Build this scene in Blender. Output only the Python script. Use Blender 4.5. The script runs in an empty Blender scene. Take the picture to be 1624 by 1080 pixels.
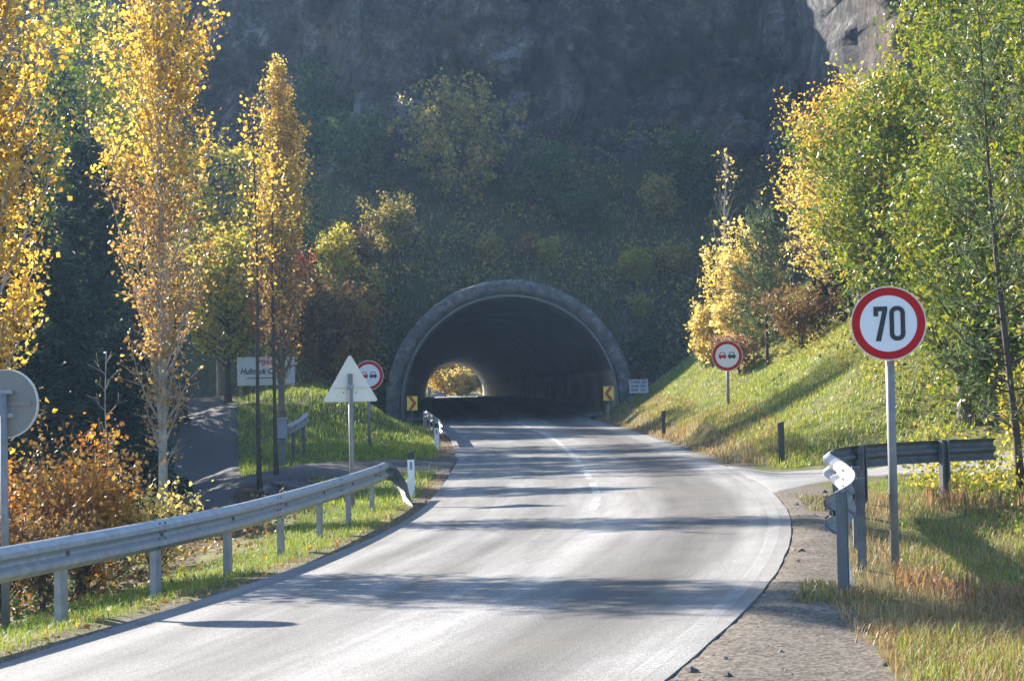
import bpy, math, random
import numpy as np
from mathutils import Matrix, Vector

# ------------------------------------------------------------------ camera, sky, sun, exposure
sc = bpy.context.scene
col = sc.collection
F_PX, ROLL, CAM_Z = 2848.0, math.radians(1.2), 1.6
PITCH = math.atan(77 / F_PX)
cam_d = bpy.data.cameras.new('camera'); cam = bpy.data.objects.new('camera', cam_d); col.objects.link(cam)
cam_d.sensor_width = 36; cam_d.lens = 36 * F_PX / 1624; cam_d.clip_start = .1; cam_d.clip_end = 3000
fw = Vector((0, math.cos(PITCH), math.sin(PITCH))); up0 = Vector((0, -math.sin(PITCH), math.cos(PITCH))); r0 = Vector((1, 0, 0))
rt = r0 * math.cos(ROLL) - up0 * math.sin(ROLL); up = up0 * math.cos(ROLL) + r0 * math.sin(ROLL)
cam.matrix_world = Matrix(((rt.x, up.x, -fw.x, 0), (rt.y, up.y, -fw.y, 0), (rt.z, up.z, -fw.z, CAM_Z), (0, 0, 0, 1)))
sc.camera = cam
SUN_AZ, SUN_EL = 43.0, 25.0          # degrees left of the view axis / above the horizon
S = Vector((-math.sin(math.radians(SUN_AZ)) * math.cos(math.radians(SUN_EL)),
            math.cos(math.radians(SUN_AZ)) * math.cos(math.radians(SUN_EL)), math.sin(math.radians(SUN_EL))))
sun_d = bpy.data.lights.new('sun', 'SUN'); sun = bpy.data.objects.new('sun', sun_d); col.objects.link(sun)
sun_d.energy = 5.0; sun_d.angle = math.radians(.53); sun_d.color = (1, .91, .78)
sun.rotation_euler = S.to_track_quat('Z', 'Y').to_euler(); sun.location = (-40, 20, 60)
world = bpy.data.worlds.new('World'); sc.world = world; world.use_nodes = True
wn = world.node_tree; sky = wn.nodes.new('ShaderNodeTexSky'); sky.sky_type = 'NISHITA'; sky.sun_disc = False
sky.sun_elevation = math.radians(SUN_EL); sky.sun_rotation = math.radians(-SUN_AZ)
sky.air_density = 1.0; sky.dust_density = .3; sky.ozone_density = 3.0
wn.links.new(sky.outputs[0], wn.nodes['Background'].inputs[0]); wn.nodes['Background'].inputs[1].default_value = .1
sc.view_settings.view_transform = 'Standard'; sc.view_settings.look = 'None'
sc.view_settings.exposure = 1.95; sc.view_settings.gamma = 1; sc.view_settings.use_curve_mapping = False
sc.render.engine = 'CYCLES'
sc.cycles.max_bounces = 8; sc.cycles.transparent_max_bounces = 12
sc.cycles.use_denoising = True

# ------------------------------------------------------------------ noise
_pr = np.random.default_rng(11); _perm = _pr.permutation(512).astype(np.int64); _perm = np.concatenate([_perm, _perm, _perm])
_gr = _pr.normal(size=(512, 3)); _gr /= np.linalg.norm(_gr, axis=1)[:, None]
def pnoise(P):
    P = np.asarray(P, float); I = np.floor(P).astype(np.int64); f = P - I; u = f * f * f * (f * (f * 6 - 15) + 10); I &= 511
    out = 0
    for dx in (0, 1):
        for dy in (0, 1):
            for dz in (0, 1):
                h = _perm[_perm[_perm[(I[:, 0] + dx) & 511] + ((I[:, 1] + dy) & 511)] + ((I[:, 2] + dz) & 511)]
                g = (_gr[h] * (f - np.array([dx, dy, dz]))).sum(1)
                out = out + g * (u[:, 0] if dx else 1 - u[:, 0]) * (u[:, 1] if dy else 1 - u[:, 1]) * (u[:, 2] if dz else 1 - u[:, 2])
    return out
def fbm(P, o=4, ridge=False):
    a, s, r = 1., 1., 0
    for k in range(o):
        n = pnoise(np.asarray(P) * s + 17.3 * k)
        r = r + a * ((1 - 2.2 * np.abs(n)) - .6 if ridge else n); a *= .5; s *= 2.03
    return r

# ------------------------------------------------------------------ mesh helpers
def np_mesh(name, V, F, smooth=False):
    V = np.ascontiguousarray(V, np.float32).reshape(-1, 3); F = np.ascontiguousarray(F, np.int32); k = F.shape[1]; n = len(F)
    me = bpy.data.meshes.new(name); me.vertices.add(len(V)); me.vertices.foreach_set('co', V.ravel())
    me.loops.add(n * k); me.loops.foreach_set('vertex_index', F.ravel())
    me.polygons.add(n); me.polygons.foreach_set('loop_start', np.arange(0, n * k, k, dtype=np.int32))
    me.polygons.foreach_set('loop_total', np.full(n, k, np.int32))
    me.polygons.foreach_set('use_smooth', np.full(n, bool(smooth)))
    me.update(calc_edges=True); me.validate(); return me
def link(name, me, m, parent=None):
    o = bpy.data.objects.new(name, me); col.objects.link(o)
    if m is not None: me.materials.append(m) if not me.materials else None
    if parent is not None: o.parent = parent
    return o
def tag(o, label=None, cat=None, group=None, kind=None):
    if label: o['label'] = label
    if cat: o['category'] = cat
    if group: o['group'] = group
    if kind: o['kind'] = kind
    return o
def thing(name, label, cat, loc=(0, 0, 0), rz=0., group=None):
    o = bpy.data.objects.new(name, None); o.empty_display_size = .2; col.objects.link(o)
    o.location = loc; o.rotation_euler = (0, 0, rz); return tag(o, label, cat, group)
class MB:
    def __init__(s): s.v = []; s.f = []
    def add(s, vs, fs):
        b = len(s.v); s.v += [tuple(p) for p in vs]; s.f += [tuple(b + i for i in f) for f in fs]; return s
    def box(s, x0, x1, y0, y1, z0, z1):
        return s.add([(x0, y0, z0), (x1, y0, z0), (x1, y1, z0), (x0, y1, z0), (x0, y0, z1), (x1, y0, z1), (x1, y1, z1), (x0, y1, z1)],
                     [(0, 3, 2, 1), (4, 5, 6, 7), (0, 1, 5, 4), (1, 2, 6, 5), (2, 3, 7, 6), (3, 0, 4, 7)])
    def tube(s, path, radii, n=8, cap=True):
        path = [Vector(p) for p in path]; vs = []; fs = []
        for i, p in enumerate(path):
            t = (path[min(i + 1, len(path) - 1)] - path[max(i - 1, 0)]); t = t.normalized() if t.length > 1e-9 else Vector((0, 0, 1))
            a = t.cross(Vector((.31, .87, .38)));  a.normalize(); b = t.cross(a)
            for k in range(n):
                an = 2 * math.pi * k / n; vs.append(p + (a * math.cos(an) + b * math.sin(an)) * radii[i])
        for i in range(len(path) - 1):
            for k in range(n):
                k2 = (k + 1) % n; fs.append((i * n + k, i * n + k2, (i + 1) * n + k2, (i + 1) * n + k))
        if cap: fs.append(tuple(range(n - 1, -1, -1))); fs.append(tuple(range((len(path) - 1) * n, len(path) * n)))
        return s.add(vs, fs)
    def prism(s, poly, y0, y1):            # polygon in x,z (counter-clockwise seen from -y), extruded in y
        n = len(poly)
        return s.add([(x, y0, z) for x, z in poly] + [(x, y1, z) for x, z in poly],
                     [tuple(range(n)), tuple(range(2 * n - 1, n - 1, -1))] + [((i + 1) % n, i, n + i, n + (i + 1) % n) for i in range(n)])
    def ring(s, R0, R1, y0, y1, n=48, cx=0, cz=0):
        vs = []; fs = []
        for y in (y0, y1):
            for R in (R0, R1):
                vs += [(cx + R * math.cos(2 * math.pi * k / n), y, cz + R * math.sin(2 * math.pi * k / n)) for k in range(n)]
        for k in range(n):
            j = (k + 1) % n
            fs += [(k, j, n + j, n + k)[::-1], (2 * n + k, 2 * n + j, 3 * n + j, 3 * n + k), (n + k, n + j, 3 * n + j, 3 * n + k), (j, k, 2 * n + k, 2 * n + j)]
        return s.add(vs, fs)
    def mesh(s, name, smooth=False):
        me = bpy.data.meshes.new(name); me.from_pydata(s.v, [], s.f)
        if smooth: me.polygons.foreach_set('use_smooth', [True] * len(me.polygons))
        me.update(); return me
    def build(s, name, m, parent=None, smooth=False): return link(name, s.mesh(name, smooth), m, parent)
def circ(R, n=48, cx=0, cz=0): return [(cx + R * math.cos(2 * math.pi * k / n), cz + R * math.sin(2 * math.pi * k / n)) for k in range(n)]

# ------------------------------------------------------------------ material helpers
def newmat(name):
    m = bpy.data.materials.new(name); m.use_nodes = True; nt = m.node_tree; return m, nt, nt.nodes['Principled BSDF']
def N(nt, t, **kw):
    n = nt.nodes.new(t)
    for k, v in kw.items():
        if k.startswith('i_'):
            key = k[2:]; n.inputs[int(key) if key.isdigit() else key.replace('_', ' ')].default_value = v
        else: setattr(n, k, v)
    return n
def ramp(nt, stops, interp='LINEAR'):
    r = nt.nodes.new('ShaderNodeValToRGB'); cr = r.color_ramp; cr.interpolation = interp
    while len(cr.elements) < len(stops): cr.elements.new(.5)
    for e, (p, c) in zip(cr.elements, stops): e.position = p; e.color = (c[0], c[1], c[2], 1) if not isinstance(c, (int, float)) else (c, c, c, 1)
    return r
def mix(nt, f, a, b):
    n = nt.nodes.new('ShaderNodeMix'); n.data_type = 'RGBA'
    for s_, v in ((0, f), (6, a), (7, b)):
        if hasattr(v, 'default_value') or hasattr(v, 'links'): nt.links.new(v, n.inputs[s_])
        else: n.inputs[s_].default_value = v if s_ == 0 else (*v, 1)
    return n.outputs[2]
def math_(nt, op, a, b=0., c=None):
    n = nt.nodes.new('ShaderNodeMath'); n.operation = op
    for i, v in enumerate((a, b) if c is None else (a, b, c)):
        if hasattr(v, 'links'): nt.links.new(v, n.inputs[i])
        else: n.inputs[i].default_value = v
    return n.outputs[0]
def noise(nt, scale, detail=4, rough=.55, vec=None, out=0):
    n = N(nt, 'ShaderNodeTexNoise'); n.inputs['Scale'].default_value = scale; n.inputs['Detail'].default_value = detail; n.inputs['Roughness'].default_value = rough
    if vec is not None: nt.links.new(vec, n.inputs['Vector'])
    return n.outputs[out]
def objco(nt, scale=None):
    tc = nt.nodes.new('ShaderNodeTexCoord')
    if scale is None: return tc.outputs['Object']
    mp = nt.nodes.new('ShaderNodeMapping'); mp.inputs['Scale'].default_value = scale; nt.links.new(tc.outputs['Object'], mp.inputs['Vector']); return mp.outputs[0]
def bump(nt, b, h, s=.3, d=.02):
    n = nt.nodes.new('ShaderNodeBump'); n.inputs['Strength'].default_value = s; n.inputs['Distance'].default_value = d
    nt.links.new(h, n.inputs['Height']); nt.links.new(n.outputs[0], b.inputs['Normal'])
def plain(name, c, rough=.6, metal=0., var=.15, scale=12., spec=.4):
    m, nt, b = newmat(name); v = objco(nt)
    r = ramp(nt, [(.3, [x * (1 - var) for x in c]), (.7, [min(1, x * (1 + var)) for x in c])]); nt.links.new(noise(nt, scale, 5, .6, v), r.inputs[0])
    nt.links.new(r.outputs[0], b.inputs['Base Color']); b.inputs['Roughness'].default_value = rough; b.inputs['Metallic'].default_value = metal
    b.inputs['Specular IOR Level'].default_value = spec; return m
def leafmat(name, stops, trans=.45, rough=.5, clump=.8, tint=(1.15, 1.1, .7)):
    m, nt, b = newmat(name); g = nt.nodes.new('ShaderNodeNewGeometry'); v = objco(nt)
    t = math_(nt, 'ADD', math_(nt, 'MULTIPLY', g.outputs['Random Per Island'], 1 - .45 * clump), math_(nt, 'MULTIPLY', math_(nt, 'SUBTRACT', noise(nt, clump, 3, .6, v), .28), clump))
    r = ramp(nt, stops); nt.links.new(t, r.inputs[0]); nt.links.new(r.outputs[0], b.inputs['Base Color'])
    b.inputs['Roughness'].default_value = rough; b.inputs['Specular IOR Level'].default_value = .25
    tr = nt.nodes.new('ShaderNodeBsdfTranslucent'); mm = nt.nodes.new('ShaderNodeMix'); mm.data_type = 'RGBA'; mm.blend_type = 'MULTIPLY'; mm.inputs[0].default_value = 1
    nt.links.new(r.outputs[0], mm.inputs[6]); mm.inputs[7].default_value = (*tint, 1); nt.links.new(mm.outputs[2], tr.inputs[0])
    ms = nt.nodes.new('ShaderNodeMixShader'); ms.inputs[0].default_value = trans
    nt.links.new(b.outputs[0], ms.inputs[1]); nt.links.new(tr.outputs[0], ms.inputs[2]); nt.links.new(ms.outputs[0], nt.nodes['Material Output'].inputs[0]); return m

# ------------------------------------------------------------------ road plan
def cubic(xs, ys):
    xs = np.array(xs, float); ys = np.array(ys, float); d = np.diff(ys) / np.diff(xs); m = np.empty_like(ys); m[0] = d[0]; m[-1] = d[-1]
    m[1:-1] = (d[:-1] * np.diff(xs)[1:] + d[1:] * np.diff(xs)[:-1]) / (np.diff(xs)[1:] + np.diff(xs)[:-1])
    def f(x):
        x = np.clip(np.asarray(x, float), xs[0], xs[-1]); i = np.clip(np.searchsorted(xs, x) - 1, 0, len(xs) - 2); h = xs[i + 1] - xs[i]; t = (x - xs[i]) / h
        return (2*t**3-3*t**2+1)*ys[i] + (t**3-2*t**2+t)*h*m[i] + (-2*t**3+3*t**2)*ys[i+1] + (t**3-t**2)*h*m[i+1]
    return f
XL = cubic([-30, -12, 0, 6, 9.8, 13.4, 16.3, 19.9, 23, 28.6, 33.7, 43, 53, 60, 70, 80, 110, 300, 420], [-18.5, -11.6, -7.4, -5.75, -4.75, -3.86, -3.26, -2.57, -2.08, -1.6, -1.5, -1.5, -1.75, -2.1, -2.9, -3.6, -5.0, -13.2, -18])
XR = cubic([-30, -12, 0, 6, 9.8, 13, 16.2, 20.6, 28.3, 35.7, 51.9, 65, 72, 80, 110, 300, 420], [-13.5, -6, -2.1, -.28, .78, 1.66, 2.38, 3.15, 3.95, 4.2, 4.32, 4.15, 3.85, 3.45, 2.1, -6.1, -11])
ZL = cubic([-30, 0, 30, 43, 55, 70, 80, 300, 420], [-.4, -.36, -.35, -.3, -.15, .05, .13, .4, .4])
ZR = cubic([-30, 0, 55, 73, 80, 300, 420], [0, 0, 0, .1, .2, .45, .45])
TX = lambda y: -.15 - .0436 * (np.asarray(y) - 80)

# ------------------------------------------------------------------ terrain height
CP = []
for y in (-25, -8, 4, 12, 18, 24, 30, 37, 45, 53, 61, 70, 79):
    CP += [(float(XL(y)), y, float(ZL(y))), (float(XR(y)), y, float(ZR(y)))]
    if y < 34: CP += [(float(XL(y)) - .8, y, float(ZL(y)) - .06)]
CP += [(-6.3, 20, -.9), (-8, 25, -1.3), (-6.2, 31, -.75), (-9, 35, -1.45), (-13, 22, -1.9), (-20, 20, -2.4), (-14, 8, -1.6), (-4.8, 33, -.55), (-3, 35, -.45),
       (-2, 34, -.40), (-3.6, 40, -.45), (-5.4, 41.5, -.9), (-3, 46, -.28), (-6, 46.5, -.35), (-8.5, 42, -1.2), (-9, 48, -1.15), (-6.4, 50, -.45), (-9.6, 55, -1.0), (-12, 68, -.12), (-15.5, 85, .9), (-22, 90, 1.7), (-34, 93, 2.6),
       (-8.6, 62, 1.55), (-5.6, 62, 1.5), (-3.9, 60, .2), (-6.9, 52.5, -.05), (-9.0, 58.5, .35), (-4.3, 52.5, .02), (-3.2, 56, -.1), (-8.5, 68, 1.75), (-6.8, 70, 1.6), (-11, 75, 1.5), (-6.2, 79, .5), (-5.2, 74, .12), (-3.6, 66, -.02), (-4.4, 70, .05), (-4.9, 77, .1), (-4.4, 64, .12), (-5.5, 66, .7),
       (-15, 60, .5), (-17, 50, -.6), (-20, 70, 2), (-26, 50, 0), (-20, 34, -1.8), (-34, 80, 3), (-30, 110, 4), (-26, 84, 2.2), (-40, 30, -2),
       (2.0, 9.8, -.02), (3.4, 9.8, -.05), (2.5, 13.7, -.03), (3.4, 16.2, -.1), (4.3, 15.5, -.25), (6, 17, -.55), (6.2, 12, -.45), (7, 22, -.45), (4.6, 22, -.1), (5, 26, -.03), (8, 25.5, -.2), (12, 22, -.4), (12, 10, -.4),
       (6.5, 28, -.02), (7, 33, .02), (12, 31, .05), (20, 33, .3), (5.4, 36, 0), (5.3, 41, .25), (4.8, 56, .02), (4.6, 66, .1), (8.4, 42, 2.3), (8.4, 36.8, 1.0), (6, 50, .95), (8.4, 55, 2.3), (7.3, 70, 2.5), (5.2, 76, .5),
       (10, 39, 2.8), (14, 41, 4.4), (20, 46, 7), (14, 60, 6), (25, 60, 10), (12, 75, 5.5), (32, 45, 9), (9, 64, 3.6), (30, 30, 1), (30, 10, 0), (8, 79, 3), (10.5, 48, 4)]
CP = np.array(CP)
def _tps(r2): return .5 * r2 * np.log(r2 + 1e-9)
_n = len(CP); _A = np.zeros((_n + 3, _n + 3)); _d = ((CP[:, None, :2] - CP[None, :, :2]) ** 2).sum(2)
_A[:_n, :_n] = _tps(_d) + np.eye(_n) * .15; _A[:_n, _n] = 1; _A[:_n, _n + 1:] = CP[:, :2]; _A[_n:, :_n] = _A[:_n, _n:].T
_w = np.linalg.solve(_A, np.concatenate([CP[:, 2], [0, 0, 0]]))
def smooth(a, b, x): t = np.clip((x - a) / (b - a), 0, 1); return t * t * (3 - 2 * t)
def road_z(x, y):
    l, r = XL(y), XR(y); t = np.clip((x - l) / (r - l), 0, 1); return ZL(y) + (ZR(y) - ZL(y)) * t
def base_z(x, y):
    x = np.asarray(x, float); y = np.asarray(y, float); xc = np.clip(x, -42, 34); yc = np.clip(y, -26, 112)
    sh = x.shape; X = xc.ravel(); Y = yc.ravel(); out = np.empty(len(X))
    for i in range(0, len(X), 20000):
        q = np.stack([X[i:i+20000], Y[i:i+20000]], 1); r2 = ((q[:, None] - CP[None, :, :2]) ** 2).sum(2)
        out[i:i+20000] = _tps(r2) @ _w[:_n] + _w[_n] + q @ _w[_n + 1:]
    z = out.reshape(sh); z = z + smooth(20, 140, np.hypot(x - xc, y - yc)) * (-z)
    dl = XL(y) - x; dr = x - XR(y); inside = (dl < 0) & (dr < 0)
    rz = road_z(x, y); d = np.maximum(dl, dr); w = smooth(0, .9, d); rightside = (x > .5 * (XL(y) + XR(y))) & (y < 78); z = np.where(d > 0, rz - np.where(rightside, .006 - .022 * smooth(-.02, .12, d), .035 - .02 * smooth(.1, .5, d)) + (z - rz) * w, rz)
    k = smooth(79.5, 82, y) * (1 - smooth(14, 17, np.abs(x - TX(y)))) * (1 - smooth(296, 302, y))
    z = z * (1 - k) + (road_z(x, y) - .3) * k
    b = smooth(300, 340, y) * 1.0; z = z * (1 - b) + (.4 + .05 * (y - 340).clip(0, 1e9) * (1 - smooth(420, 700, y))) * b
    return np.where((d > -.25) & (d <= 0), rz - np.where(rightside, .004 + .07 * smooth(.0, .22, -d), .035 + .045 * smooth(0, .25, -d)), np.where(inside, rz - .08, z))
def ground_z(x, y):
    x = np.asarray(x, float); y = np.asarray(y, float); z = base_z(x, y); d = np.maximum(XL(y) - x, x - XR(y))
    P = np.stack([x.ravel(), y.ravel(), 0 * x.ravel()], 1); n = (fbm(P * .35, 3) * .16 + fbm(P * 1.7 + 9, 3) * .06).reshape(x.shape)
    return z + n * smooth(.3, 2.5, d) * (1 - smooth(80, 83, y))
def gz(x, y): return float(ground_z(np.array([x]), np.array([y]))[0])

# ------------------------------------------------------------------ materials: setting
def ground_material():
    m, nt, b = newmat('ground_earth'); v = objco(nt); at = N(nt, 'ShaderNodeAttribute', attribute_name='gravel'); af = N(nt, 'ShaderNodeAttribute', attribute_name='litter')
    gr = ramp(nt, [(.25, (.055, .06, .022)), (.5, (.10, .105, .035)), (.62, (.16, .14, .05)), (.8, (.2, .155, .075))]); nt.links.new(noise(nt, 2.2, 8, .7, v), gr.inputs[0])
    li = ramp(nt, [(.3, (.022, .018, .01)), (.5, (.055, .04, .02)), (.72, (.12, .075, .03))]); nt.links.new(noise(nt, 9, 6, .75, v), li.inputs[0])
    ston = N(nt, 'ShaderNodeTexVoronoi'); ston.inputs['Scale'].default_value = 38; nt.links.new(v, ston.inputs['Vector'])
    g1 = ramp(nt, [(0, (.05, .043, .036)), (.4, (.11, .097, .082)), (1, (.21, .19, .165))]); nt.links.new(ston.outputs['Color'], g1.inputs[0])
    g2 = ramp(nt, [(.3, (.7, .66, .6)), (.7, (1.15, 1.12, 1.08))]); nt.links.new(noise(nt, 1.1, 6, .65, v), g2.inputs[0])
    mm = nt.nodes.new('ShaderNodeMix'); mm.data_type = 'RGBA'; mm.blend_type = 'MULTIPLY'; mm.inputs[0].default_value = 1; nt.links.new(g1.outputs[0], mm.inputs[6]); nt.links.new(g2.outputs[0], mm.inputs[7])
    n2 = noise(nt, 3.5, 6, .7, v)
    f = math_(nt, 'ADD', at.outputs['Fac'], math_(nt, 'MULTIPLY', math_(nt, 'SUBTRACT', n2, .5), 1.1)); r = ramp(nt, [(.42, 0), (.58, 1)]); nt.links.new(f, r.inputs[0])
    f2 = math_(nt, 'ADD', af.outputs['Fac'], math_(nt, 'MULTIPLY', math_(nt, 'SUBTRACT', n2, .5), .9)); r2 = ramp(nt, [(.42, 0), (.58, 1)]); nt.links.new(f2, r2.inputs[0])
    c = mix(nt, r2.outputs[0], gr.outputs[0], li.outputs[0]); c = mix(nt, r.outputs[0], c, mm.outputs[2]); nt.links.new(c, b.inputs['Base Color'])
    b.inputs['Roughness'].default_value = .95; b.inputs['Specular IOR Level'].default_value = .15
    bump(nt, b, math_(nt, 'ADD', ston.outputs['Distance'], noise(nt, 22, 5, .7, v)), .35, .012); return m
def asphalt_material(name, tracks, base=.2):
    m, nt, b = newmat(name); v = objco(nt); uv = nt.nodes.new('ShaderNodeUVMap'); sp = nt.nodes.new('ShaderNodeSeparateXYZ'); nt.links.new(uv.outputs[0], sp.inputs[0])
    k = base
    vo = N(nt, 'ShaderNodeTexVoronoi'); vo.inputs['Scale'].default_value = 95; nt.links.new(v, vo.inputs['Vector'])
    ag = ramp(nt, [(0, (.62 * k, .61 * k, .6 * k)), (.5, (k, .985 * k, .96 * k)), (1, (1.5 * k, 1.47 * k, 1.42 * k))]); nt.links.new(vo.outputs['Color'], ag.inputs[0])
    mp = nt.nodes.new('ShaderNodeMapping'); mp.inputs['Scale'].default_value = (9, .1, 1); nt.links.new(uv.outputs[0], mp.inputs[0])
    st = noise(nt, 1.6, 7, .6, mp.outputs[0]); lg = noise(nt, .55, 6, .62, v)
    f1 = ramp(nt, [(.3, .66), (.7, 1.3)]); nt.links.new(st, f1.inputs[0]); f2 = ramp(nt, [(.3, .82), (.7, 1.14)]); nt.links.new(lg, f2.inputs[0])
    fac = math_(nt, 'MULTIPLY', f1.outputs[0], f2.outputs[0]) if tracks else f2.outputs[0]
    if tracks:
        tr = ramp(nt, [(0, 1.0), (.1, 1.12), (.18, .84), (.27, 1.08), (.38, .8), (.47, 1.1), (.53, 1.4), (.6, 1.35), (.67, 1.0), (.74, .58), (.81, .46), (.87, .74), (.93, 1.3), (1, 1.15)], 'EASE')
        wob = math_(nt, 'ADD', sp.outputs[0], math_(nt, 'MULTIPLY', math_(nt, 'SUBTRACT', noise(nt, .18, 3, .5, v), .5), .1)); nt.links.new(wob, tr.inputs[0])
        fac = math_(nt, 'MULTIPLY', fac, tr.outputs[0])
    mm = nt.nodes.new('ShaderNodeMix'); mm.data_type = 'RGBA'; mm.blend_type = 'MULTIPLY'; mm.inputs[0].default_value = 1
    nt.links.new(ag.outputs[0], mm.inputs[6]); nt.links.new(fac, mm.inputs[7])
    # thin sealed cracks and dusty brown film
    cr = N(nt, 'ShaderNodeTexVoronoi', feature='DISTANCE_TO_EDGE'); cr.inputs['Scale'].default_value = .33
    dist = nt.nodes.new('ShaderNodeVectorMath'); dist.operation = 'MULTIPLY_ADD'; nt.links.new(noise(nt, 1.5, 5, .6, v, 1), dist.inputs[0]); dist.inputs[1].default_value = (1.2, 1.2, 1.2); nt.links.new(v, dist.inputs[2]); nt.links.new(dist.outputs[0], cr.inputs['Vector'])
    cm = ramp(nt, [(.0025, 1), (.006, 0)]); nt.links.new(cr.outputs['Distance'], cm.inputs[0])
    gate = ramp(nt, [(.52, 0), (.6, .55)]); nt.links.new(noise(nt, .25, 3, .5, v), gate.inputs[0])
    c = mix(nt, math_(nt, 'MULTIPLY', cm.outputs[0], gate.outputs[0]), mm.outputs[2], (.05, .048, .046))
    du = ramp(nt, [(.42, .1), (.7, .6)]); nt.links.new(noise(nt, .4, 6, .65, v), du.inputs[0])
    if tracks:
        ed = ramp(nt, [(.3, .1), (.75, .8), (1, .9)]); nt.links.new(sp.outputs[0], ed.inputs[0]); c = mix(nt, math_(nt, 'MULTIPLY', ed.outputs[0], du.outputs[0]), c, (.17, .145, .115))
    nt.links.new(c, b.inputs['Base Color']); b.inputs['Roughness'].default_value = .82; b.inputs['Specular IOR Level'].default_value = .22
    bump(nt, b, math_(nt, 'ADD', vo.outputs['Distance'], noise(nt, 140, 3, .6, v)), .55, .006); return m
def rock_material():
    m, nt, b = newmat('cliff_rock'); v = objco(nt); g = nt.nodes.new('ShaderNodeNewGeometry'); vs = objco(nt, (1, .6, .16)); vb = objco(nt, (.25, .25, 1.1))
    r = ramp(nt, [(.36, (.012, .012, .014)), (.45, (.06, .057, .055)), (.54, (.13, .12, .11)), (.64, (.42, .4, .39))]); nt.links.new(noise(nt, .8, 12, .78, v), r.inputs[0])
    w = ramp(nt, [(.45, 0), (.62, .75)]); nt.links.new(noise(nt, .16, 5, .6, vs), w.inputs[0]); c = mix(nt, w.outputs[0], r.outputs[0], (.2, .12, .065))
    w2 = ramp(nt, [(.54, 0), (.62, .75)]); nt.links.new(noise(nt, .55, 8, .7, vs), w2.inputs[0]); c = mix(nt, w2.outputs[0], c, (.24, .24, .26))
    w3 = ramp(nt, [(.5, 0), (.62, .75)]); nt.links.new(noise(nt, .7, 8, .7, vb), w3.inputs[0]); c = mix(nt, w3.outputs[0], c, (.03, .032, .036))
    vc = nt.nodes.new('ShaderNodeVectorMath'); vc.operation = 'MULTIPLY_ADD'; nt.links.new(noise(nt, .7, 6, .6, v, 1), vc.inputs[0]); vc.inputs[1].default_value = (2.2, 2.2, 2.2); nt.links.new(objco(nt, (1, 1, .55)), vc.inputs[2])
    for sc_c, wd in ((.42, .045), (1.1, .05)):
        cv = N(nt, 'ShaderNodeTexVoronoi', feature='DISTANCE_TO_EDGE'); cv.inputs['Scale'].default_value = sc_c; nt.links.new(vc.outputs[0], cv.inputs['Vector']); cq = ramp(nt, [(0, .9), (wd, 0)]); nt.links.new(cv.outputs['Distance'], cq.inputs[0]); c = mix(nt, cq.outputs[0], c, (.012, .012, .013))  # crevice shade put into the colour as dark crack lines, since bump shows little
    at = N(nt, 'ShaderNodeAttribute', attribute_name='veg'); vf = math_(nt, 'ADD', at.outputs['Fac'], math_(nt, 'MULTIPLY', math_(nt, 'SUBTRACT', noise(nt, .8, 8, .7, v), .5), 1.6))
    vr = ramp(nt, [(.42, 0), (.6, 1)]); nt.links.new(vf, vr.inputs[0]); gc = ramp(nt, [(.3, (.035, .045, .016)), (.55, (.08, .085, .03)), (.75, (.14, .1, .05))]); nt.links.new(noise(nt, 2.6, 8, .75, v), gc.inputs[0])
    c = mix(nt, vr.outputs[0], c, gc.outputs[0]); nt.links.new(c, b.inputs['Base Color']); b.inputs['Roughness'].default_value = .9; b.inputs['Specular IOR Level'].default_value = .25
    bump(nt, b, noise(nt, 2.2, 12, .8, v), 1.0, .5); return m
M = dict(
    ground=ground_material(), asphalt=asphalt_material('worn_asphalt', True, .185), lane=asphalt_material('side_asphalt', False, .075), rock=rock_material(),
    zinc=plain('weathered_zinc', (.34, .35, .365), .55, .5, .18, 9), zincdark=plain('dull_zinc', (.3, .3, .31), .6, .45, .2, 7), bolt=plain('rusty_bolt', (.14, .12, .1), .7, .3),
    zincshade=plain('shade_dark_zinc', (.13, .135, .145), .7, .2, .25, 7), pole=plain('galvanised_pole', (.2, .2, .205), .6, .2, .15, 8), signback=plain('grey_sign_back', (.2, .19, .185), .55, .15, .06, 3), tribacks=plain('pale_sign_back', (.62, .6, .54), .5, .1, .05, 3),  # dark zinc carries the shade of the right rail's backlit side in its colour
    white=plain('sign_white', (.68, .69, .73), .5, 0, .03, 4, .2), red=plain('sign_red', (.42, .006, .01), .5, 0, .06, 4, .2), black=plain('sign_black', (.014, .015, .02), .4, 0, .1, 4), blueblack=plain('sign_dark_blue', (.02, .03, .07), .4),
    yellow=plain('sign_yellow', (.85, .6, .03), .35, 0, .04, 4, .5), chevred=plain('chevron_red', (.42, .03, .015), .4), rim=plain('sign_rim', (.55, .53, .5), .45, .4),
    paint=None, postwhite=plain('delineator_white', (.75, .76, .77), .5, 0, .06, 6), postdark=plain('delineator_dark', (.035, .04, .042), .6, 0, .15, 8), reflector=plain('reflector_grey', (.16, .17, .25), .3),
    boxgrey=plain('cabinet_grey_blue', (.22, .26, .31), .5, 0, .08, 6), steel=plain('dark_steel_post', (.11, .13, .15), .55, .3), board=plain('billboard_white', (.42, .45, .5), .55, 0, .12, 3), letter=plain('billboard_ink', (.03, .035, .06), .5), letterred=plain('billboard_red', (.4, .05, .09), .5),
    conc=None, lining=None, kerb=plain('kerb_concrete', (.3, .29, .28), .85, 0, .2, 5), bark=plain('grey_bark', (.17, .145, .12), .9, 0, .35, 6, .2), barkpale=plain('pale_poplar_bark', (.3, .275, .24), .85, 0, .35, 5, .2), barkdark=plain('dark_bark', (.07, .055, .045), .9, 0, .3, 8, .2), stone=plain('dark_boulder', (.075, .075, .08), .9, 0, .4, 3, .2), gravel=plain('loose_stone', (.2, .185, .165), .9, 0, .4, 2, .2), wood=plain('weathered_wood', (.2, .17, .14), .8, 0, .25, 10, .2))
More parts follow.
